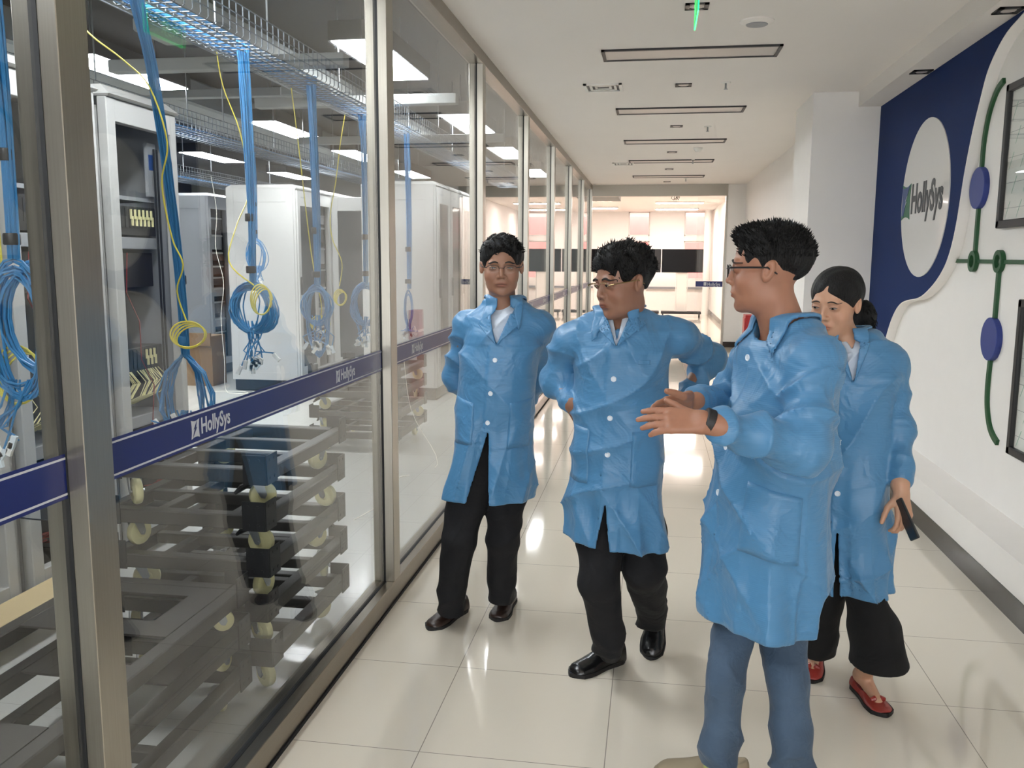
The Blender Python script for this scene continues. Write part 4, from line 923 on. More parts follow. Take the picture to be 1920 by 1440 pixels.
def hand_sdf(P,H):
    pal,caps,th=H; d=None
    for a in pal:
        e=cap(P,*a); d=e if d is None else smin(d,e,.012)
    for grp in (caps[0:3],caps[3:6],caps[6:9],caps[9:12],th):
        g=None
        for a in grp:
            e=cap(P,*a); g=e if g is None else smin(g,e,.003)
        d=smin(d,g,.005)
    return d
def chain(P,pts,rad,k=.03):
    d=None
    for i in range(len(pts)-1):
        e=cap(P,pts[i],pts[i+1],rad[i],rad[i+1]); d=e if d is None else smin(d,e,k)
    return d
class Torso:
    # rows: z, centre x, centre y (world), half width, half depth ; yaw turns the front away from -Y
    def __init__(s,rows,yaw,e=2.5):
        s.t=np.array(sorted(rows)); s.cs,s.sn=math.cos(yaw),math.sin(yaw); s.e=e; s.yaw=yaw
    def loc(s,P):
        z=P[:,2]; cx=np.interp(z,s.t[:,0],s.t[:,1]); cy=np.interp(z,s.t[:,0],s.t[:,2]); x=P[:,0]-cx;y=P[:,1]-cy
        return x*s.cs+y*s.sn, -x*s.sn+y*s.cs      # qx: to the side, qy: backwards
    def d(s,P,grow=0):
        qx,qy=s.loc(P); z=P[:,2]; a=np.interp(z,s.t[:,0],s.t[:,3])+grow; b=np.interp(z,s.t[:,0],s.t[:,4])+grow
        n=((np.abs(qx)/a)**s.e+(np.abs(qy)/b)**s.e)**(1/s.e); return (n-1)*np.minimum(a,b)*.92
    def W(s,x,z,y=-1.0):
        cx=np.interp(z,s.t[:,0],s.t[:,1]); cy=np.interp(z,s.t[:,0],s.t[:,2]); return np.array([cx+x*s.cs-y*s.sn,cy+x*s.sn+y*s.cs,z])
def raycast(fn,o,d,L=1.0,n=140):
    o=np.asarray(o,float);d=np.asarray(d,float); t=np.linspace(0,L,n); D=fn(o+t[:,None]*d); k=np.argmax(D<0)
    if not (D<0).any(): return None
    a,b=t[k-1],t[k]; da,db=D[k-1],D[k]; return o+d*(a+(b-a)*da/(da-db+1e-12))
class Coat:
    def __init__(s,T,sleeves,hem,ztop,neck,slit=None,vz=None,vk=.42,seed=0,fold=1.0,hemslope=None,slitk=.1,cuffs=None,button_x=0.0,vx=0.0,kin=.022):
        s.T=T;s.sl=sleeves;s.hem=hem;s.ztop=ztop;s.neck=neck;s.slit=slit;s.vz=vz;s.vk=vk;s.seed=seed;s.fold=fold;s.slope=hemslope or (0,0);s.slitk=slitk;s.bx=button_x;s.vx=vx;s.kin=kin
    def base(s,P,grow=0):
        T=s.T; d=T.d(P,grow); z=P[:,2]
        qx,qy=T.loc(P); th=np.arctan2(qx,-qy); low=np.clip((s.ztop-.35-z)/(s.ztop-.35-s.hem),0,1)
        rdg=lambda u: 1-2*np.abs(np.sin(u))**.55
        fo=.0085*low**1.3*(np.sin(5*th+1.3*np.sin(z*5+s.seed)+s.seed)+.7*np.sin(9*th+z*6+2*s.seed))
        m1=np.clip(nz(P,s.seed+4,(7,7,6),s.seed*2)*.9+.5,0,1); m2=np.clip(nz(P,s.seed+8,(6,6,7),s.seed*3)*.9+.45,0,1); side=np.sign(np.sin(s.seed*7)+.001)
        wv=nz(P,s.seed+1,(5,5,4))
        fo+=.0050*nz(P,s.seed,(15,15,9),s.seed)+.0112*m1*rdg(13*(z*1.0+qx*.9*side)+2.2*wv)+.0098*m2*rdg(17*(z*.55-qx*1.0*side)+2.5*wv+1)+.0038*np.clip(low,0,1)*rdg(th*6+1.6*wv)
        fo+=.0022*(np.tanh((qx-s.bx+.020)/.0016)*(qy<0)*(z<(s.vz or s.ztop-.12)))
        # pressed package creases
        for zc in (s.ztop-.30,s.ztop-.58,s.ztop-.83): fo+=.0022*np.exp(-np.abs(z-zc)/.006)
        d=d-s.fold*fo
        d=smax(d,z-(s.ztop+.02+0*qx),.03)
        return d
    def sleeve(s,P,i,grow=0):
        pts,rad=s.sl[i]; k=.035; d=None; 
        for j in range(len(pts)-1):
            a=np.asarray(pts[j],np.float32);b=np.asarray(pts[j+1],np.float32); dd=b-a; L=np.linalg.norm(dd); q=P-a; t=np.clip(q@dd/(L*L),0,1); r_=rad[j]+(rad[j+1]-rad[j])*t+grow
            rv=q-t[:,None]*dd; e=np.linalg.norm(rv,axis=1)-r_
            al=t*L; ph=nz(P,s.seed+j*2.1,(14,14,14),i*3.3)
            cx_=np.cross(dd/L,[.3,.9,.2]); an=np.arctan2(rv@cx_,rv@np.cross(dd/L,cx_)); e=e-s.fold*(.0110*(1-2*np.abs(np.sin(al*(30 if j else 17)+1.5*ph+.8*np.sin(an+i+j)+i*2+j))**.75)*np.clip(.30+.7*(t if j==0 else 1-abs(t-.45)*1.1)+.5*nz(P,s.seed+j,(9,9,9),i),0,1.2)+.0035*ph)
            d=e if d is None else smin(d,e,k)
        return d
    def f0(s,P,grow=0):
        d=s.base(P,grow)
        kk=s.kin-.006+.05/(1+np.exp(-(P[:,2]-(s.ztop-.13))/.018))
        for i in range(len(s.sl)): d=smin(d,s.sleeve(P,i,grow),kk)
        return d
    def hemz(s,P): 
        qx,qy=s.T.loc(P); return s.hem+s.slope[0]*qx+s.slope[1]*qy
    def f(s,P):
        d=s.f0(P); z=P[:,2]; qx,qy=s.T.loc(P)
        d=smax(d,s.hemz(P)-z,.004)
        inner=np.maximum(s.base(P)+.011,z-(s.hem+.34)); d=np.maximum(d,-inner)
        if s.slit is not None:
            w_=(s.slit-z)*s.slitk; c_=np.maximum(np.maximum(np.abs(qx-s.bx-(s.slit-z)*s.slitk*s.slitoff)-w_,qy),z-s.slit); d=np.maximum(d,-c_)
        na,nb,nr=s.neck; d=smax(d,-cap(P,na,nb,nr,nr*1.05),.006)
        if s.vz is not None:
            c_=np.maximum(np.maximum(np.abs(qx-s.vx)-(z-s.vz)*s.vk,qy),s.vz-z); c_=np.maximum(c_,-(s.f0(P)+.030)); d=smax(d,-c_,.003)
        return d
    slitoff=0.0
    def collar(s,P,spec):
        # spec: ring radius, tip angle, tip radius, lapel list of polygons in (x,z)
        g=s.f0(P); shell=np.maximum(g-.0105,-(g-.0035)); na,nb,nr=s.neck; na=np.asarray(na);nb=np.asarray(nb); ax=(nb-na)/np.linalg.norm(nb-na)
        q=P-na; h=q@ax; qx,qy=s.T.loc(P); c0x,c0y=s.T.loc(na[None]); rx=qx-c0x;ry=qy-c0y; rho=np.sqrt(rx*rx+ry*ry); th=np.abs(np.arctan2(rx,-ry))
        R0,ta,tr,drop=spec; R_=R0+(tr-R0)*np.exp(-((th-ta)/.20)**2)
        reg=np.maximum(rho-R_,(nr*1.02)-rho)
        reg=np.maximum(reg,(ta-.30-th)*.12)
        reg=np.maximum(reg,(s.ztop-drop)-P[:,2])
        d=np.maximum(shell,reg)
        return d
def poly_shell(C,P,poly,out0=.0035,out1=.0095):
    g=C.f0(P); shell=np.maximum(g-out1,-(g-out0)); qx,qy=C.T.loc(P); z=P[:,2]; d=None; n=len(poly); A=sum(poly[i][0]*poly[(i+1)%n][1]-poly[(i+1)%n][0]*poly[i][1] for i in range(n)); sg=1 if A>0 else -1
    for i in range(n):
        x0,z0=poly[i];x1,z1=poly[(i+1)%n]; dx,dz=x1-x0,z1-z0; L=math.hypot(dx,dz); e=sg*((qx-x0)*dz-(z-z0)*dx)/L; d=e if d is None else np.maximum(d,e)
    return np.maximum(np.maximum(shell,d),qy)
def patch(root,C,corners,name,m,lift=.003,n=10,side=None):
    # four corners (x,z) in the torso frame, projected on the cloth from direction `side` (angle off the front)
    T=C.T; ang=side or 0; V=[];ok=True
    for i in range(n+1):
        for j in range(n+1):
            u_,v_=i/n,j/n; a=np.array(corners[0])*(1-u_)*(1-v_)+np.array(corners[1])*u_*(1-v_)+np.array(corners[2])*u_*v_+np.array(corners[3])*(1-u_)*v_
            x,z=a; cs,sn=math.cos(ang),math.sin(ang); ox=x*cs-(-.5)*sn*-1; 
            o=T.W(x*cs+.5*sn,z,-.5*cs+x*sn); dirn=T.W(-.5*sn,z,.5*cs)-T.W(0,z,0); dirn/=np.linalg.norm(dirn)
            p=raycast(C.f0,o,dirn); 
            if p is None: return None
            V.append(p-dirn*lift)
    V=np.array(V); N=(n+1)**2; V2=np.concatenate([V,V+dirn*(lift+.004)]); F=[]
    for i in range(n):
        for j in range(n): a=i*(n+1)+j; F.append((a,a+1,a+n+2,a+n+1))
    for i in range(n):
        for (a,b) in ((i,i+1),(n*(n+1)+i+1,n*(n+1)+i),((i+1)*(n+1),i*(n+1)),(i*(n+1)+n,(i+1)*(n+1)+n)): F.append((b,a,a+N,b+N))
    return npmesh(name,V2,np.array(F),m,root)
def button(root,C,x,z,side=0):
    T=C.T; cs,sn=math.cos(side),math.sin(side); o=T.W(x*cs+.5*sn,z,-.5*cs+x*sn); dirn=T.W(-.5*sn,z,.5*cs)-T.W(0,z,0); dirn/=np.linalg.norm(dirn); p=raycast(C.f0,o,dirn)
    if p is None: return
    b=MB(); b.lathe(Vector(p+dirn*.001),Vector(-dirn),[(.0095,0),(.0098,.002),(.0085,.0038),(.0060,.0032),(.0055,.0026)],18)
    b.build('button','button_white',root,True)
def trousers(root,legs,m,seed,lo,hi,flare=None,res=.007,name='trousers',cut=None,amp=.006):
    def fn(P):
        d=None
        for i,(pts,rad) in enumerate(legs):
            e=None
            for j in range(len(pts)-1):
                a=np.asarray(pts[j],np.float32);b=np.asarray(pts[j+1],np.float32);dd=b-a;L=np.linalg.norm(dd);q=P-a;t=np.clip(q@dd/(L*L),0,1);r_=rad[j]+(rad[j+1]-rad[j])*t
                g=np.linalg.norm(q-t[:,None]*dd,axis=1)-r_; last=(j==len(pts)-2)
                rv=q-t[:,None]*dd; an=np.arctan2(rv[:,0],rv[:,1]); zz=P[:,2]; bot=np.exp(-((zz-pts[-1][2])/.10)**2); kn_=np.exp(-((zz-(.48))/.10)**2)
                g-=amp*(1-2*np.abs(np.sin(zz*22+1.3*np.sin(an+i+seed)+1.6*nz(P,seed+i,(10,10,7),i)))**.75)*(.25+1.0*bot+.5*kn_)+.0035*nz(P,seed,(18,18,6),i)+.0025*np.sin(an*3+zz*9+seed)
                e=g if e is None else smin(e,g,.02)
            e=smax(e,float(pts[-1][2])-P[:,2],.006)
            d=e if d is None else smin(d,e,.012)
        return d
    V,F=polygonize(fn,np.array(lo),np.array(hi),res); return npmesh(name,relax(V,F,1,.4),F,m,root)
def shoe(root,heel,toe,m,w=.050,h=.075,lift=0,kind='loafer',seed=0,label=None):
    heel=np.asarray(heel,float);toe=np.asarray(toe,float); d=toe-heel; L=np.linalg.norm(d); d/=L; up=np.array([0,0,1.]); up-=d*(up@d); up/=np.linalg.norm(up); s=np.cross(up,d)
    B=np.stack([d,s,up],1)
    def fn(P):
        q=(P-heel)@B; x,y,z=q.T
        wid=w*np.interp(x/L,[-.05,.0,.15,.4,.7,.88,1.0,1.06],[.3,.62,.74,.72,.98,.92,.55,.1]); 
        hh=np.interp(x/L,[0,.15,.35,.5,.7,.9,1.02],[h,h*1.02,h*.98,h*.84,h*.60,h*.48,h*.30])
        n=np.sqrt((np.abs(y)/wid)**2+(np.maximum(z-.012,0)/np.maximum(hh-.012,.01))**2); e=(n-1)*.03
        e=smax(e,.004-z,.006); e=smax(e,x-L*1.0,.02); e=smax(e,-x-.01,.02)
        if kind=='flat': e=smax(e,-ell(q,(L*.30,0,h*1.05),(L*.36,w*.64,h*.80)),.004)
        else: e=smax(e,-ell(q,(L*.20,0,h*1.12),(L*.22,w*.55,h*.5)),.006)
        if kind=='loafer': e=e+.0022*np.exp(-((np.sqrt(((x/L-.70)/.24)**2+(y/(w*.72))**2)-1)/.08)**2)
        return e
    lo=np.minimum(heel,toe)-.09; hi=np.maximum(heel,toe)+.11; V,F=polygonize(fn,lo,hi,.0042); o=npmesh('shoe',relax(V,F,1,.3),F,m,root)
    n=26; vs=[]
    for k in range(2):
        for i in range(n):
            a=2*PI*i/n; xx=.5-.54*math.cos(a); yy=math.sin(a); wid=w*np.interp(xx,[-.05,.0,.15,.4,.7,.88,1.0,1.05],[.3,.66,.78,.74,1.02,.98,.7,.5]); vs.append(Vector(heel+d*L*xx+s*wid*(1.05 if abs(yy)>.2 else 1)*np.sign(yy)*min(1,abs(yy)*1.6)+up*(0 if k==0 else .014)))
    MB().add(vs,[tuple(range(n-1,-1,-1)),tuple(range(n,2*n))]+[(i,(i+1)%n,n+(i+1)%n,n+i) for i in range(n)]).build('sole','sole_dark' if kind!='canvas' else 'shoe_tan',o)
    if kind=='loafer':
        p0=heel+d*L*.56+up*h*.80; MB().tube([Vector(p0-s*w*.5-up*.012),Vector(p0-s*w*.2+up*.004),Vector(p0+s*w*.2+up*.004),Vector(p0+s*w*.5-up*.012)],.003,6).build('metal_bit','zinc',o,True)
    if kind=='bow':
        pass
    if kind=='flat':
        p0=Vector(heel+d*L*.74+up*h*.60)
        for sg in (-1,1): b=MB(); b.tube([p0,p0+Vector(s)*sg*.012+Vector(up)*.006,p0+Vector(s)*sg*.026+Vector(up)*.002],[.004,.011,.007],8); b.build('bow_loop',m,o,True)
    return o
def body_mesh(root_loc,name,label,H,parts,skinname,fine,lo,hi,res=.009):
    def fn(P):
        d=H.sdf(P)
        for q in parts: d=smin(d,q(P),.02)
        return d
    hr=.135*H.k; fl=[(H.c-hr,H.c+hr,.0030)]+fine
    V,F=polygonize(fn,np.array(lo),np.array(hi),res,fl); V=relax(V,F,1,.25); T=np.ones((len(V),4)); T=H.tint(V,T)
    root=bpy.data.objects.new('tmp',None); root.location=root_loc
    o=npmesh(name,V-np.array(root_loc),F,skinname,None,T); o.location=root_loc; setp(o,label,'person'); return o
def coatmesh(root,C,lo,hi,res=.0062,name='lab_coat',m='coat_blue'):
    V,F=polygonize(C.f,np.array(lo),np.array(hi),res); return npmesh(name,relax(V,F,1,.35),F,m,root)
def shellmesh(root,fn,lo,hi,name,m,res=.004):
    V,F=polygonize(fn,np.array(lo),np.array(hi),res,blk=12); 
    if len(F): return npmesh(name,relax(V,F,1,.3),F,m,root)

def fl(x,y,z=0.0):
    d_=f2*1637.5+r3*(x-960)-u3*(y-720); t=(z-1.575)/d_[2]; return np.array([d_[0]*t,d_[1]*t,z])

def sock(o,leg,heel,toe,z=.05):
    p=np.asarray(leg[-1],float); q=np.asarray(heel)*.78+np.asarray(toe)*.22; q=np.array([q[0],q[1],max(z,q[2]+.05)]); pp=p+np.array([0,0,.05])
    MB().tube([Vector(pp),Vector(p*.5+q*.5),Vector(q)],[.046,.044,.040],16).build('sock','trousers_black',o,True)
def row(xl,xr,y,Y,b):
    A=at(xl,y,Y);B=at(xr,y,Y); return ((A[2]+B[2])/2,(A[0]+B[0])/2,Y,abs(B[0]-A[0])/2,b)
def person(name,label,root,H,skinname,T,neckbase,arms,sleeves,hands,legs,coat,extra,bare=None,trous='trousers_black',fineh=[],flare=None,cuts=None,tres=.007,neckr=.052):
    """root: floor point; arms: list of joint lists with radii; legs: list of (pts, radii) for the trousers"""
    nb=np.asarray(neckbase,float); nt=H.W((0,-.018,-.075))
    def neck(P): return cap(P,nb,nt,neckr*1.12,neckr)
    def chest(P):
        d=T.d(P,-.045); d=smax(d,P[:,2]-(nb[2]-.01),.05); return smax(d,(coat['hem']+.42)-P[:,2],.02)
    parts=[neck,chest,lambda P: chain(P,[nb+np.array([0,0,-.03]),arms[0][0][0]],[.05,.045]),lambda P: chain(P,[nb+np.array([0,0,-.03]),arms[1][0][0]],[.05,.045])]
    for (pts,rad) in arms: parts.append(lambda P,pts=pts,rad=rad: chain(P,pts,rad,.02))
    for (pts,rad) in legs:
        pts=pts[:-1]; r2=[min(r_*.62,.07) for r_ in rad[:-1]]; parts.append(lambda P,pts=pts,r2=r2: chain(P,pts,r2,.02))
    if bare: parts+=bare
    for h_ in hands: parts.append(lambda P,h_=h_: hand_sdf(P,h_))
    allp=[H.c+.15,H.c-.15]+[np.asarray(p) for a in arms for p in a[0]]+[np.asarray(p) for l in legs for p in l[0]]+[np.asarray(c[1]) for h_ in hands for c in h_[1]]
    allp=np.array(allp); lo=allp.min(0)-.16; hi=allp.max(0)+.16; lo[2]=max(lo[2],.015)
    o=body_mesh(root,name,label,H,parts,skinname,fineh,lo,hi)
    C=Coat(T,sleeves,**coat); C.slitoff=coat_off.get(name+label[:12],0)
    return o,C,lo,hi
coat_off={}
def finish(o,C,lo,hi,col,laps,buttons,pockets,shirt,legs,trous,seed,cuts=None,tres=.007,side=0,amp=.006,clasp=None):
    clo=lo.copy();clo[2]=C.hem-.06; chi=hi.copy(); chi[2]=C.ztop+.12
    coatmesh(o,C,clo,chi)
    na=np.asarray(C.neck[0]); 
    shellmesh(o,lambda P: C.collar(P,col),na-np.array([.22,.22,.24]),na+np.array([.22,.22,.14]),'collar','coat_blue')
    for poly in laps: shellmesh(o,lambda P: poly_shell(C,P,poly),na-np.array([.26,.26,.36]),na+np.array([.26,.26,.08]),'lapel','coat_blue')
    for (x,z) in buttons: button(o,C,x,z,side)
    for (cs_,nm,sd) in pockets: patch(o,C,cs_,nm,'coat_blue',side=sd,lift=.0032)
    if shirt:
        m,vz2,k2,nr=shirt; T=C.T
        def sf(P):
            qx,qy=T.loc(P); z=P[:,2]; g=C.f0(P); d=np.maximum(g+.016,-(g+.030)); d=np.maximum(d,C.vz-.05-z); d=np.maximum(d,qy-.02)
            na,nb,r_=C.neck; d2=np.maximum(cap(P,np.asarray(na)-np.array([0,0,.05]),nb,nr+.006,nr+.007),-cap(P,np.asarray(na)-np.array([0,0,.05]),nb,nr,nr+.001)); ax=(np.asarray(nb)-na); ax=ax/np.linalg.norm(ax); h=(P-na)@ax
            th=np.abs(np.arctan2(qx-T.loc(np.asarray(na)[None])[0],-(qy-T.loc(np.asarray(na)[None])[1])))
            d2=np.maximum(d2,h-.052-.012*np.cos(th)); d2=np.maximum(d2,.22-th*1.0) if False else d2
            d=np.minimum(d,d2); c_=np.maximum(np.maximum(np.abs(qx-C.vx)-(z-vz2)*k2,qy),vz2-z); return np.maximum(d,-c_)
        shellmesh(o,sf,na-np.array([.18,.2,.26]),na+np.array([.18,.2,.12]),'shirt',m)
    if legs:
        L=np.array([p for l in legs for p in l[0]]); trousers(o,legs,trous,seed,L.min(0)-.15,L.max(0)+.12,cut=cuts,res=tres,amp=amp)
def topzone(q): return (q[:,2]>.045)
# ---------------------------------------------------------------- man on the left, hands behind his back
Y1=3.52
H=Head(at(940.5,498,3.47),.17,.12,0,.985,1.06)
T=Torso([row(905,985,572,Y1,.075),row(882,1002,596,Y1,.105),row(866,1012,625,Y1,.125),row(862,1008,680,Y1,.135),row(858,1004,740,Y1,.135),row(852,1002,800,Y1,.135),row(842,1001,860,Y1,.14),row(834,1001,905,Y1,.142),row(830,1000,945,Y1,.145)],.06)
nb=at(943,588,Y1+.01)
sl=[([at(908,592,3.53),at(874,612,3.54),at(852,705,3.64),at(893,768,3.70)],[.034,.054,.054,.044]),([at(978,590,3.53),at(1014,612,3.54),at(1006,712,3.66),at(965,775,3.70)],[.034,.056,.054,.044])]
ar=[([at(874,614,3.54),at(854,705,3.64),at(898,772,3.70)],[.045,.038,.028]),([at(1010,612,3.54),at(1003,715,3.66),at(960,778,3.70)],[.045,.038,.028])]
hd=[hand_parts(at(898,772,3.70),(.8,.1,-.5),(0,1,.1),False),hand_parts(at(960,778,3.72),(-.8,.1,-.5),(0,1,.1),True)]
zt=at(940,566,Y1)[2]; vz=at(930,648,Y1-.13)[2]
lg=[([at(912,840,3.55),at(880,920,3.52),at(862,1010,3.47),at(846,1115,3.50),at(846,1152,3.50)],[.10,.092,.074,.058,.058]),([at(938,840,3.56),at(950,920,3.56),at(944,1010,3.54),at(941,1090,3.60),at(940,1126,3.62)],[.10,.088,.070,.062,.062])]
hm=at(920,943,Y1-.1)[2]; slz=at(912,812,Y1-.14)[2]
coat_off['personblue-coate']=0
o,C,lo,hi=person('person','blue-coated bespectacled man at left with hands behind his back, standing beside the glass',(float(at(890,1150,3.55)[0]),3.55,0),H,'skin_one',T,nb,ar,sl,hd,lg,dict(hem=hm,ztop=zt,neck=(nb-np.array([0,0,.05]),at(943,548,Y1-.02),.062),slit=slz,vz=vz,vk=.36,seed=1.0,slitk=.16,hemslope=(0.0,0)),None,fineh=[])
C.slitoff=0; C.bx=-.01
C.slitoff=-.35
V0=C.vz
lap=[[(.0,V0),(.088,V0+.085),(.070,V0+.125),(.040,V0+.125)],[(.0,V0),(-.040,V0+.125),(-.070,V0+.125),(-.088,V0+.085)]]
zb=[at(925,675,Y1-.13)[2],at(916,737,Y1-.13)[2],at(906,793,Y1-.13)[2]]
zp=at(880,745,Y1-.1)[2]
finish(o,C,lo,hi,(.088,.62,.135,.12),lap,[(.0,zb[0]),(-.008,zb[1]),(-.014,zb[2])],[([(-.150,zp-.19),(-.055,zp-.19),(-.06,zp-.02),(-.150,zp)],'pocket',-.12),([(.055,zp-.20),(.150,zp-.20),(.150,zp),(.055,zp-.015)],'pocket',.12)],('shirt_pale',vz-.02,.0,.060),lg,'trousers_black',3)
def hair1(P):
    q=H.L(P); d=ell(q,(0,-.018,.040),(.083,.103,.088)); d=smin(d,ell(q,(.0,.030,.085),(.060,.055,.030)),.02)
    d+=.003*np.sin(q[:,0]*160+3*np.sin(q[:,1]*40))+.002*np.sin(q[:,1]*120+q[:,2]*60)
    ax=np.abs(q[:,0]); d=smax(d,-ell(q,(0,.115,-.020),(.071,.088,.092)),.006); d=smax(d,-.035-q[:,2]-.0*ax+np.where(q[:,1]<-.03,-.03,.02)*1.0,.01); d=smax(d,-ell(np.stack([ax,q[:,1],q[:,2]],1),(.088,-.002,-.025),(.025,.026,.034)),.004); return d*H.k
def dirs(q,n,r): return n*.5+H.R@np.array([.5,-.5,-.1])+r.randn(3)*.25
hairmesh(o,H,hair1,420,1,.016,spikezone=lambda q:(q[:,2]>.05),dirf=dirs)
H.face(o,('plastic_black',.0245,.0165,False),1.1,.62)
t1=fl(806,1181); shoe(o,t1+np.array([.10,.25,0]),t1,'shoe_brown',w=.046,h=.078); sock(o,lg[0][0],t1+np.array([.10,.25,0]),t1)
t2=fl(932,1165); shoe(o,t2+np.array([.02,.27,0]),t2,'shoe_brown',w=.046,h=.078); sock(o,lg[1][0],t2+np.array([.02,.27,0]),t2)
# ---------------------------------------------------------------- man in the middle, hands on his hips
Y2=3.06
H=Head(at(1167,529,3.02),-.92,.16,-.04,1.02,1.05)
T=Torso([row(1115,1215,592,Y2,.085),row(1085,1250,618,Y2,.118),row(1072,1262,655,Y2,.135),row(1072,1255,720,Y2,.145),row(1072,1248,790,Y2,.15),row(1068,1246,860,Y2,.15),row(1060,1246,930,Y2,.15),row(1052,1246,990,Y2,.15),row(1050,1246,1030,Y2,.15)],-.10)
nb=at(1163,612,Y2+.01)
sl=[([at(1105,612,3.07),at(1066,638,3.07),at(1040,712,3.16),at(1070,752,3.05)],[.038,.058,.056,.042]),([at(1225,610,3.07),at(1272,632,3.08),at(1332,674,3.22),at(1290,742,3.12)],[.038,.060,.054,.044])]
ar=[([at(1070,640,3.07),at(1040,712,3.16),at(1072,756,3.03)],[.048,.040,.028]),([at(1266,634,3.08),at(1328,672,3.22),at(1286,746,3.10)],[.048,.040,.028])]
hd=[hand_parts(at(1068,752,3.03),(.55,-.15,-.8),(-.7,-.6,0),False,curl=(.5,.6,.6,.6)),hand_parts(at(1286,746,3.10),(-.6,.4,-.7),(.4,.9,0),True)]
zt=at(1163,590,Y2)[2]; vz=at(1148,652,Y2-.15)[2]; hm=at(1150,1028,Y2-.1)[2]; slz=at(1144,945,Y2-.15)[2]
lg=[([at(1140,925,3.10),at(1126,1000,3.06),at(1122,1090,2.99),at(1140,1185,3.06),at(1142,1224,3.08)],[.10,.092,.070,.060,.061]),([at(1180,925,3.12),at(1203,1000,3.12),at(1207,1065,3.08),at(1221,1140,3.32),at(1222,1174,3.37)],[.10,.092,.080,.060,.060])]
o,C,lo,hi=person('person','dark-haired man in a light blue coat in the middle, hands on hips, looking left',(float(at(1150,1250,3.0)[0]),3.08,0),H,'skin_two',T,nb,ar,sl,hd,lg,dict(hem=hm,ztop=zt,neck=(nb-np.array([0,0,.05]),at(1160,572,Y2-.02),.066),slit=slz,vz=vz,vk=.42,seed=2.3,slitk=.14,hemslope=(-.10,0)),None)
C.bx=-.012; C.slitoff=0; C.vx=-.005; V0=C.vz
lap=[[(.0,V0),(.092,V0+.075),(.078,V0+.115),(.044,V0+.115)],[(.0,V0),(-.044,V0+.115),(-.078,V0+.115),(-.092,V0+.075)]]
zb=[at(1143,712,Y2-.15)[2],at(1138,785,Y2-.15)[2],at(1138,853,Y2-.15)[2]]; zp=at(1180,800,Y2-.1)[2]; zc=at(1190,670,Y2-.1)[2]
finish(o,C,lo,hi,(.094,.60,.142,.12),lap,[(-.005,zb[0]),(-.010,zb[1]),(-.012,zb[2])],[([(.045,zp-.20),(.150,zp-.20),(.150,zp),(.045,zp-.01)],'pocket',.15),([(-.155,zp-.20),(-.06,zp-.20),(-.06,zp-.01),(-.155,zp)],'pocket',-.15),([(.060,zc-.02),(.100,zc-.02),(.100,zc-.005),(.060,zc-.005)],'pocket_tab',.1)],('shirt_pale',vz+.015,.22,.062),lg,'trousers_black',5)
def hair2(P):
    q=H.L(P); d=ell(q,(0,-.022,.045),(.085,.106,.090)); d=smin(d,ell(q,(0,.035,.088),(.062,.052,.034)),.02)
    d+=.004*np.sin(q[:,0]*110+3*np.sin(q[:,1]*50))+.003*np.sin(q[:,1]*90+q[:,2]*70)
    ax=np.abs(q[:,0]); d=smax(d,-ell(q,(0,.120,-.022),(.074,.090,.088)),.006); d=smax(d,-.035-q[:,2]+np.where(q[:,1]<-.03,-.032,.012),.012); d=smax(d,-ell(np.stack([ax,q[:,1],q[:,2]],1),(.088,-.002,-.030),(.024,.026,.034)),.004); return d*H.k
def dirs(q,n,r): return n*.55+H.R@np.array([.1,.35,.0])+r.randn(3)*.35
hairmesh(o,H,hair2,900,2,.016,spikezone=lambda q:(q[:,2]>.02),dirf=dirs,rad=.0013)
H.face(o,('gold_rim',.0235,.0165,False),1.35,.7)
shoe(o,fl(1166,1236),fl(1072,1268),'shoe_black',w=.050,h=.088,kind='plain'); sock(o,lg[0][0],fl(1166,1236),fl(1072,1268))
t1=fl(1220,1236); shoe(o,t1+np.array([.03,.20,.15]),t1,'shoe_black',w=.048,h=.080,kind='plain'); sock(o,lg[1][0],t1+np.array([.03,.20,.15]),t1,.19)
# ---------------------------------------------------------------- tall man in front, seen from behind his left shoulder
Y3=2.50
H=Head(at(1438,505,2.50),-1.74,.02,0,1.03,1.0)
T=Torso([row(1425,1530,618,Y3+.02,.085),row(1395,1560,650,Y3+.02,.115),row(1385,1570,700,Y3,.14),row(1362,1572,760,Y3,.15),row(1345,1566,830,Y3,.155),row(1330,1560,900,Y3,.16),row(1322,1552,980,Y3,.165),row(1314,1545,1060,Y3,.17),row(1312,1530,1130,Y3,.17),row(1316,1515,1200,Y3,.17)],0.0)
# the coat is turned: width and depth swap along the viewing direction
yaw3=-1.10
rows=[]
for (z,cx,cy,a,b) in T.t: rows.append((z,cx,cy,b*1.20,a*.96))
T=Torso(rows,yaw3,2.3)
nb=at(1470,622,2.52)
sh=at(1528,680,2.36); el=at(1505,838,2.26); wr=at(1352,800,2.16)
sh2=at(1400,690,2.66); el2=at(1360,760,2.72); wr2=at(1305,752,2.42)
sl=[([at(1500,650,2.48),sh,el,at(1356,802,2.17)],[.045,.070,.070,.046]),([at(1440,655,2.56),sh2,el2,at(1310,752,2.44)],[.04,.060,.054,.042])]
ar=[([sh,el,wr,at(1322,792,2.15)],[.046,.040,.030,.026]),([sh2,el2,wr2],[.046,.040,.027])]
hd=[hand_parts(at(1322,792,2.15),(-.97,.02,.02),(-.02,-.62,.75),True,curl=(.12,.16,.22,.28),spread=.05,thumb=(.1,.1),k=1.0),hand_parts(at(1298,748,2.38),(-.80,-.42,-.22),(-.1,.75,.6),False,curl=(.25,.28,.30,.35),spread=.12,thumb=(.2,-.6),k=.98)]
zt=at(1470,606,2.5)[2]; hm=at(1430,1158,2.5)[2]
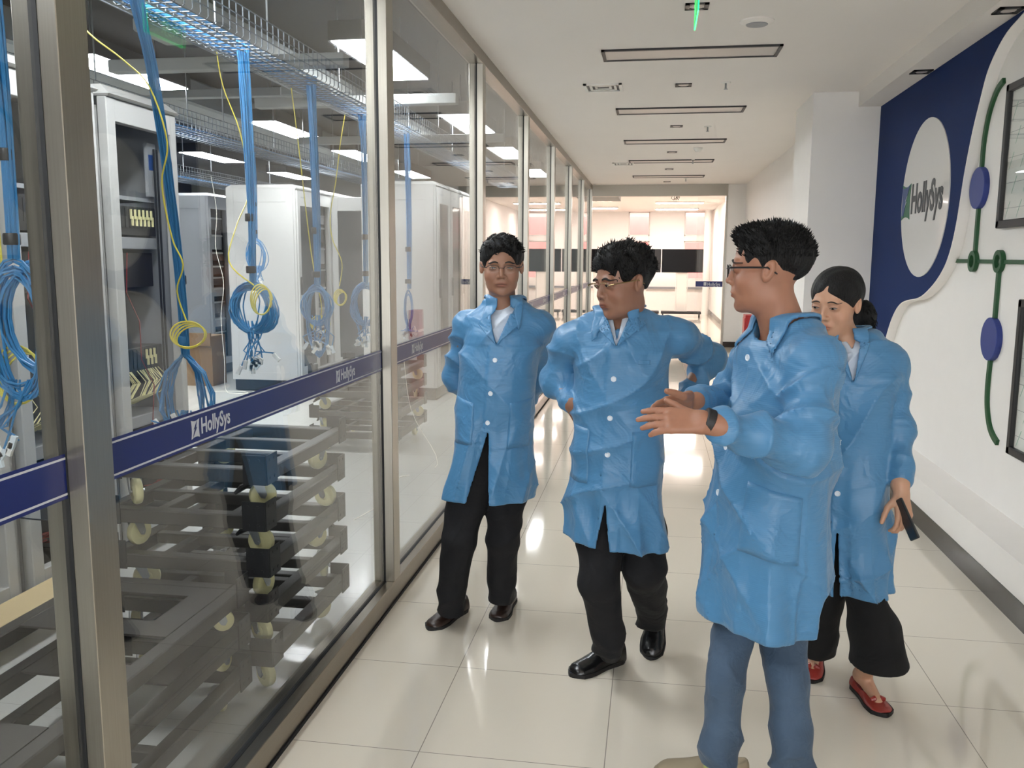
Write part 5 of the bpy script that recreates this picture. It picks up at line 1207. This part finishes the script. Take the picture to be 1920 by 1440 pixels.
lg=[([at(1408,1080,2.54),at(1378,1190,2.50),at(1360,1275,2.42),at(1351,1385,2.42),at(1350,1428,2.42)],[.070,.060,.055,.056,.060]),([at(1456,1080,2.54),at(1466,1200,2.51),at(1478,1285,2.44),at(1482,1385,2.40),at(1483,1436,2.40)],[.075,.066,.058,.058,.062])]
o,C,lo,hi=person('person','nearest man, in profile facing left, in blue coat and blue jeans, hands raised',(float(at(1400,1440,2.45)[0]),2.45,0),H,'skin_three',T,nb,ar,sl,hd,lg,dict(hem=hm,ztop=zt,neck=(nb-np.array([0,0,.06]),at(1462,575,2.50),.070),slit=None,vz=None,seed=3.1,hemslope=(0.0,-.05)),None,fineh=[(at(1255,760,2.15)-np.array([.16,.10,.10]),at(1255,760,2.15)+np.array([.14,.34,.12]),.0032)],neckr=.056)
zb=[at(1388,680,2.35)[2],at(1357,765,2.35)[2],at(1330,853,2.35)[2],at(1322,942,2.35)[2]]
zp=at(1415,905,2.4)[2]
finish(o,C,lo,hi,(.100,.80,.135,.10),[],[(-.02,zb[0]),(-.04,zb[1]),(-.03,zb[2]),(-.03,zb[3])],[([(-.075,zp-.175),(.085,zp-.20),(.08,zp-.02),(-.065,zp+.015)],'pocket',1.0)],None,lg,'jeans',7,amp=.008)
def hair3(P):
    q=H.L(P); d=ell(q,(0,-.020,.040),(.078,.103,.085)); d=smin(d,ell(q,(0,.030,.090),(.056,.058,.028)),.02)
    d+=.003*np.sin(q[:,0]*150+3*np.sin(q[:,1]*50))
    ax=np.abs(q[:,0]); d=smax(d,-ell(q,(0,.125,-.022),(.078,.090,.100)),.006); d=d+.03*np.clip((-.01-q[:,2])/.06,0,1)*(q[:,1]<.0)*.25; d=smax(d,-.030-q[:,2]+np.where(q[:,1]<-.03,-.062,.010)+.25*np.maximum(0,q[:,1]),.012); d=smax(d,-ell(np.stack([ax,q[:,1],q[:,2]],1),(.086,-.004,-.030),(.022,.030,.036)),.004); return d*H.k
def dirs(q,n,r): return n*.8+H.R@np.array([.0,-.45*(q[1]>.0),.45])+r.randn(3)*.16
hairmesh(o,H,hair3,1600,3,.014,spikezone=lambda q:(q[:,2]>.03),dirf=dirs,rad=.0011)
H.face(o,('plastic_black',.0245,.0165,True),1.1,1.0)
# watch
w0=at(1327,790,2.155); dv=(at(1352,800,2.16)-w0); dv/=np.linalg.norm(dv)
MB().lathe(Vector(w0-dv*.011),Vector(dv),[(.031,0),(.033,.002),(.033,.020),(.031,.022)],24).build('watch','plastic_black',o,True)
shoe(o,fl(1398,1462),fl(1232,1448),'shoe_tan',w=.050,h=.075,kind='canvas')
shoe(o,fl(1520,1470),fl(1400,1482),'shoe_tan',w=.050,h=.075,kind='canvas')
b=MB(); p=at(1345,1425,2.38); b.tube([Vector(at(1352,1385,2.42)),Vector((at(1352,1420,2.42)[0],2.43,.04))],[.05,.045],16); b.build('sock','sock_green',o,True)
# ---------------------------------------------------------------- woman at the right, holding a phone
Y4=3.10
H=Head(at(1566,568,3.12),-.62,.20,.03,.97,1.02,fem=True)
T=Torso([row(1560,1655,632,Y4+.02,.075),row(1540,1685,656,Y4+.02,.105),row(1540,1690,700,Y4,.125),row(1535,1680,770,Y4,.13),row(1532,1672,850,Y4,.13),row(1528,1672,940,Y4,.135),row(1522,1676,1030,Y4,.14),row(1520,1678,1110,Y4,.145)],-.25)
nb=at(1595,652,3.12)
sh=at(1672,688,3.10); el=at(1684,800,3.08); wr=at(1688,908,2.98)
sl=[([at(1630,655,3.12),sh,el,at(1688,896,3.0)],[.034,.050,.050,.043]),([at(1560,658,3.12),at(1535,690,3.14),at(1530,800,3.16),at(1540,900,3.08)],[.034,.050,.048,.042])]
ar=[([sh,el,wr,at(1690,922,2.97)],[.042,.036,.026,.022]),([at(1535,690,3.14),at(1530,800,3.16),at(1540,910,3.08)],[.042,.036,.024])]
hd=[hand_parts(at(1690,924,2.97),(.10,-.28,-.95),(.55,-.80,.22),True,curl=(.50,.55,.55,.5),spread=.02,thumb=(.35,.8),k=.92),hand_parts(at(1540,910,3.08),(0,-.1,-1),(-.8,-.5,0),False,curl=(.5,.5,.5,.5),k=.9)]
zt=at(1597,630,Y4)[2]; vz=at(1588,722,Y4-.12)[2]; hm=at(1600,1116,Y4-.08)[2]; slz=at(1566,955,Y4-.12)[2]
def flarecut(zc,sl_=0): return lambda P: zc-P[:,2]
lg=[([at(1560,1040,3.18),at(1542,1130,3.22),at(1532,1195,3.26),at(1531,1225,3.27)],[.085,.074,.072,.072]),([at(1602,1040,3.06),at(1620,1110,3.04),at(1640,1180,3.02),at(1650,1247,2.99)],[.055,.062,.084,.100])]
ft=fl(1660,1344); fh=ft+np.array([-.055,.215,.004]); kn=at(1640,1225,3.04); an=fh*.80+ft*.20; an[2]=.068
ft2=fl(1520,1280); fh2=ft2+np.array([.055,.19,.055]); kn2=at(1532,1180,3.30); an2=fh2*.8+ft2*.2; an2[2]=.115
bare=[lambda P: cap(P,kn,an,.044,.029),lambda P: cap(P,an,an*.35+ft*.65+np.array([0,0,.004]),.027,.020),lambda P: cap(P,kn2,an2,.044,.029),lambda P: cap(P,an2,an2*.35+ft2*.65+np.array([0,0,.004]),.027,.020)]
o,C,lo,hi=person('person','dark-haired woman in a light blue coat at right, ponytail and wide black trousers',(float(at(1620,1300,3.05)[0]),3.12,0),H,'skin_four',T,nb,ar,sl,hd,lg,dict(hem=hm,ztop=zt,neck=(nb-np.array([0,0,.05]),at(1583,608,3.08),.058),slit=slz,vz=vz,vk=.22,seed=4.4,slitk=.03,hemslope=(-.05,0)),None,bare=bare,fineh=[(at(1690,950,2.97)-.09,at(1690,950,2.97)+.09,.0035)],neckr=.044)
C.bx=-.045; C.slitoff=0; C.vx=-.02; V0=C.vz
lap=[[(-.02,V0),(.060,V0+.175),(.045,V0+.215),(.024,V0+.215)],[(-.02,V0),(-.062,V0+.205),(-.08,V0+.205),(-.10,V0+.165)]]
zp=at(1640,888,Y4-.1)[2]
finish(o,C,lo,hi,(.080,.62,.120,.12),lap,[(-.045,at(1563,927,Y4-.12)[2]),(-.042,at(1563,830,Y4-.12)[2])],[([(.015,zp-.16),(.125,zp-.16),(.125,zp),(.015,zp)],'pocket',.25)],('shirt_pale',vz+.11,.5,.052),lg,'trousers_wide',9,cuts=[flarecut(at(1529,1215,3.26)[2]),flarecut(at(1650,1248,3.0)[2])],amp=.004)
def hair4(P):
    q=H.L(P); d=ell(q,(0,-.024,.036),(.084,.106,.088)); d+=.0015*np.sin(q[:,0]*140+5*q[:,1]*20)
    ax=np.abs(q[:,0]); d=smax(d,-ell(q,(-.004,.118,-.028),(.078,.088,.092)),.006); d=smax(d,-.058-q[:,2]+.1*q[:,1],.012); d=smax(d,-ell(np.stack([ax,q[:,1],q[:,2]],1),(.090,.004,-.018),(.020,.024,.030)),.004)
    d=smin(d,ell(q,(.0,-.125,-.035),(.030,.030,.030)),.02); d=smin(d,ell(q,(.035,-.155,-.085),(.042,.042,.062)),.02)
    return d*H.k
def dirs(q,n,r): return n*.25+H.R@np.array([.1,.3,-.9])+r.randn(3)*.2
hairmesh(o,H,hair4,260,4,.022,spikezone=lambda q:(q[:,1]<-.12),dirf=dirs)
H.face(o,None,.7,.8)
pc=at(1697,968,2.90)
p0,p1=at(1687,946,2.93),at(1712,1002,2.89); lg_=(p1-p0)/np.linalg.norm(p1-p0); vw=p0-np.array([0,0,1.575]); vw/=np.linalg.norm(vw); th_=np.cross(lg_,vw); th_/=np.linalg.norm(th_); th_=th_*.93+np.cross(th_,lg_)*.36; th_/=np.linalg.norm(th_); wd_=np.cross(th_,lg_)
PM=Matrix(np.stack([wd_,th_,lg_],1).tolist()).to_4x4(); PM.translation=Vector((p0+p1)/2)
ph=MB().bev(-.035,.035,-.0045,.0045,-.068,.068,.003,PM)
tp=ph.build('mobile_phone','dark_metal'); setp(tp,'dark mobile phone in the hand of the woman at right','phone')
shoe(o,fh,ft,'shoe_red',w=.043,h=.052,kind='flat')
shoe(o,fh2,ft2,'shoe_red',w=.042,h=.050,kind='flat')
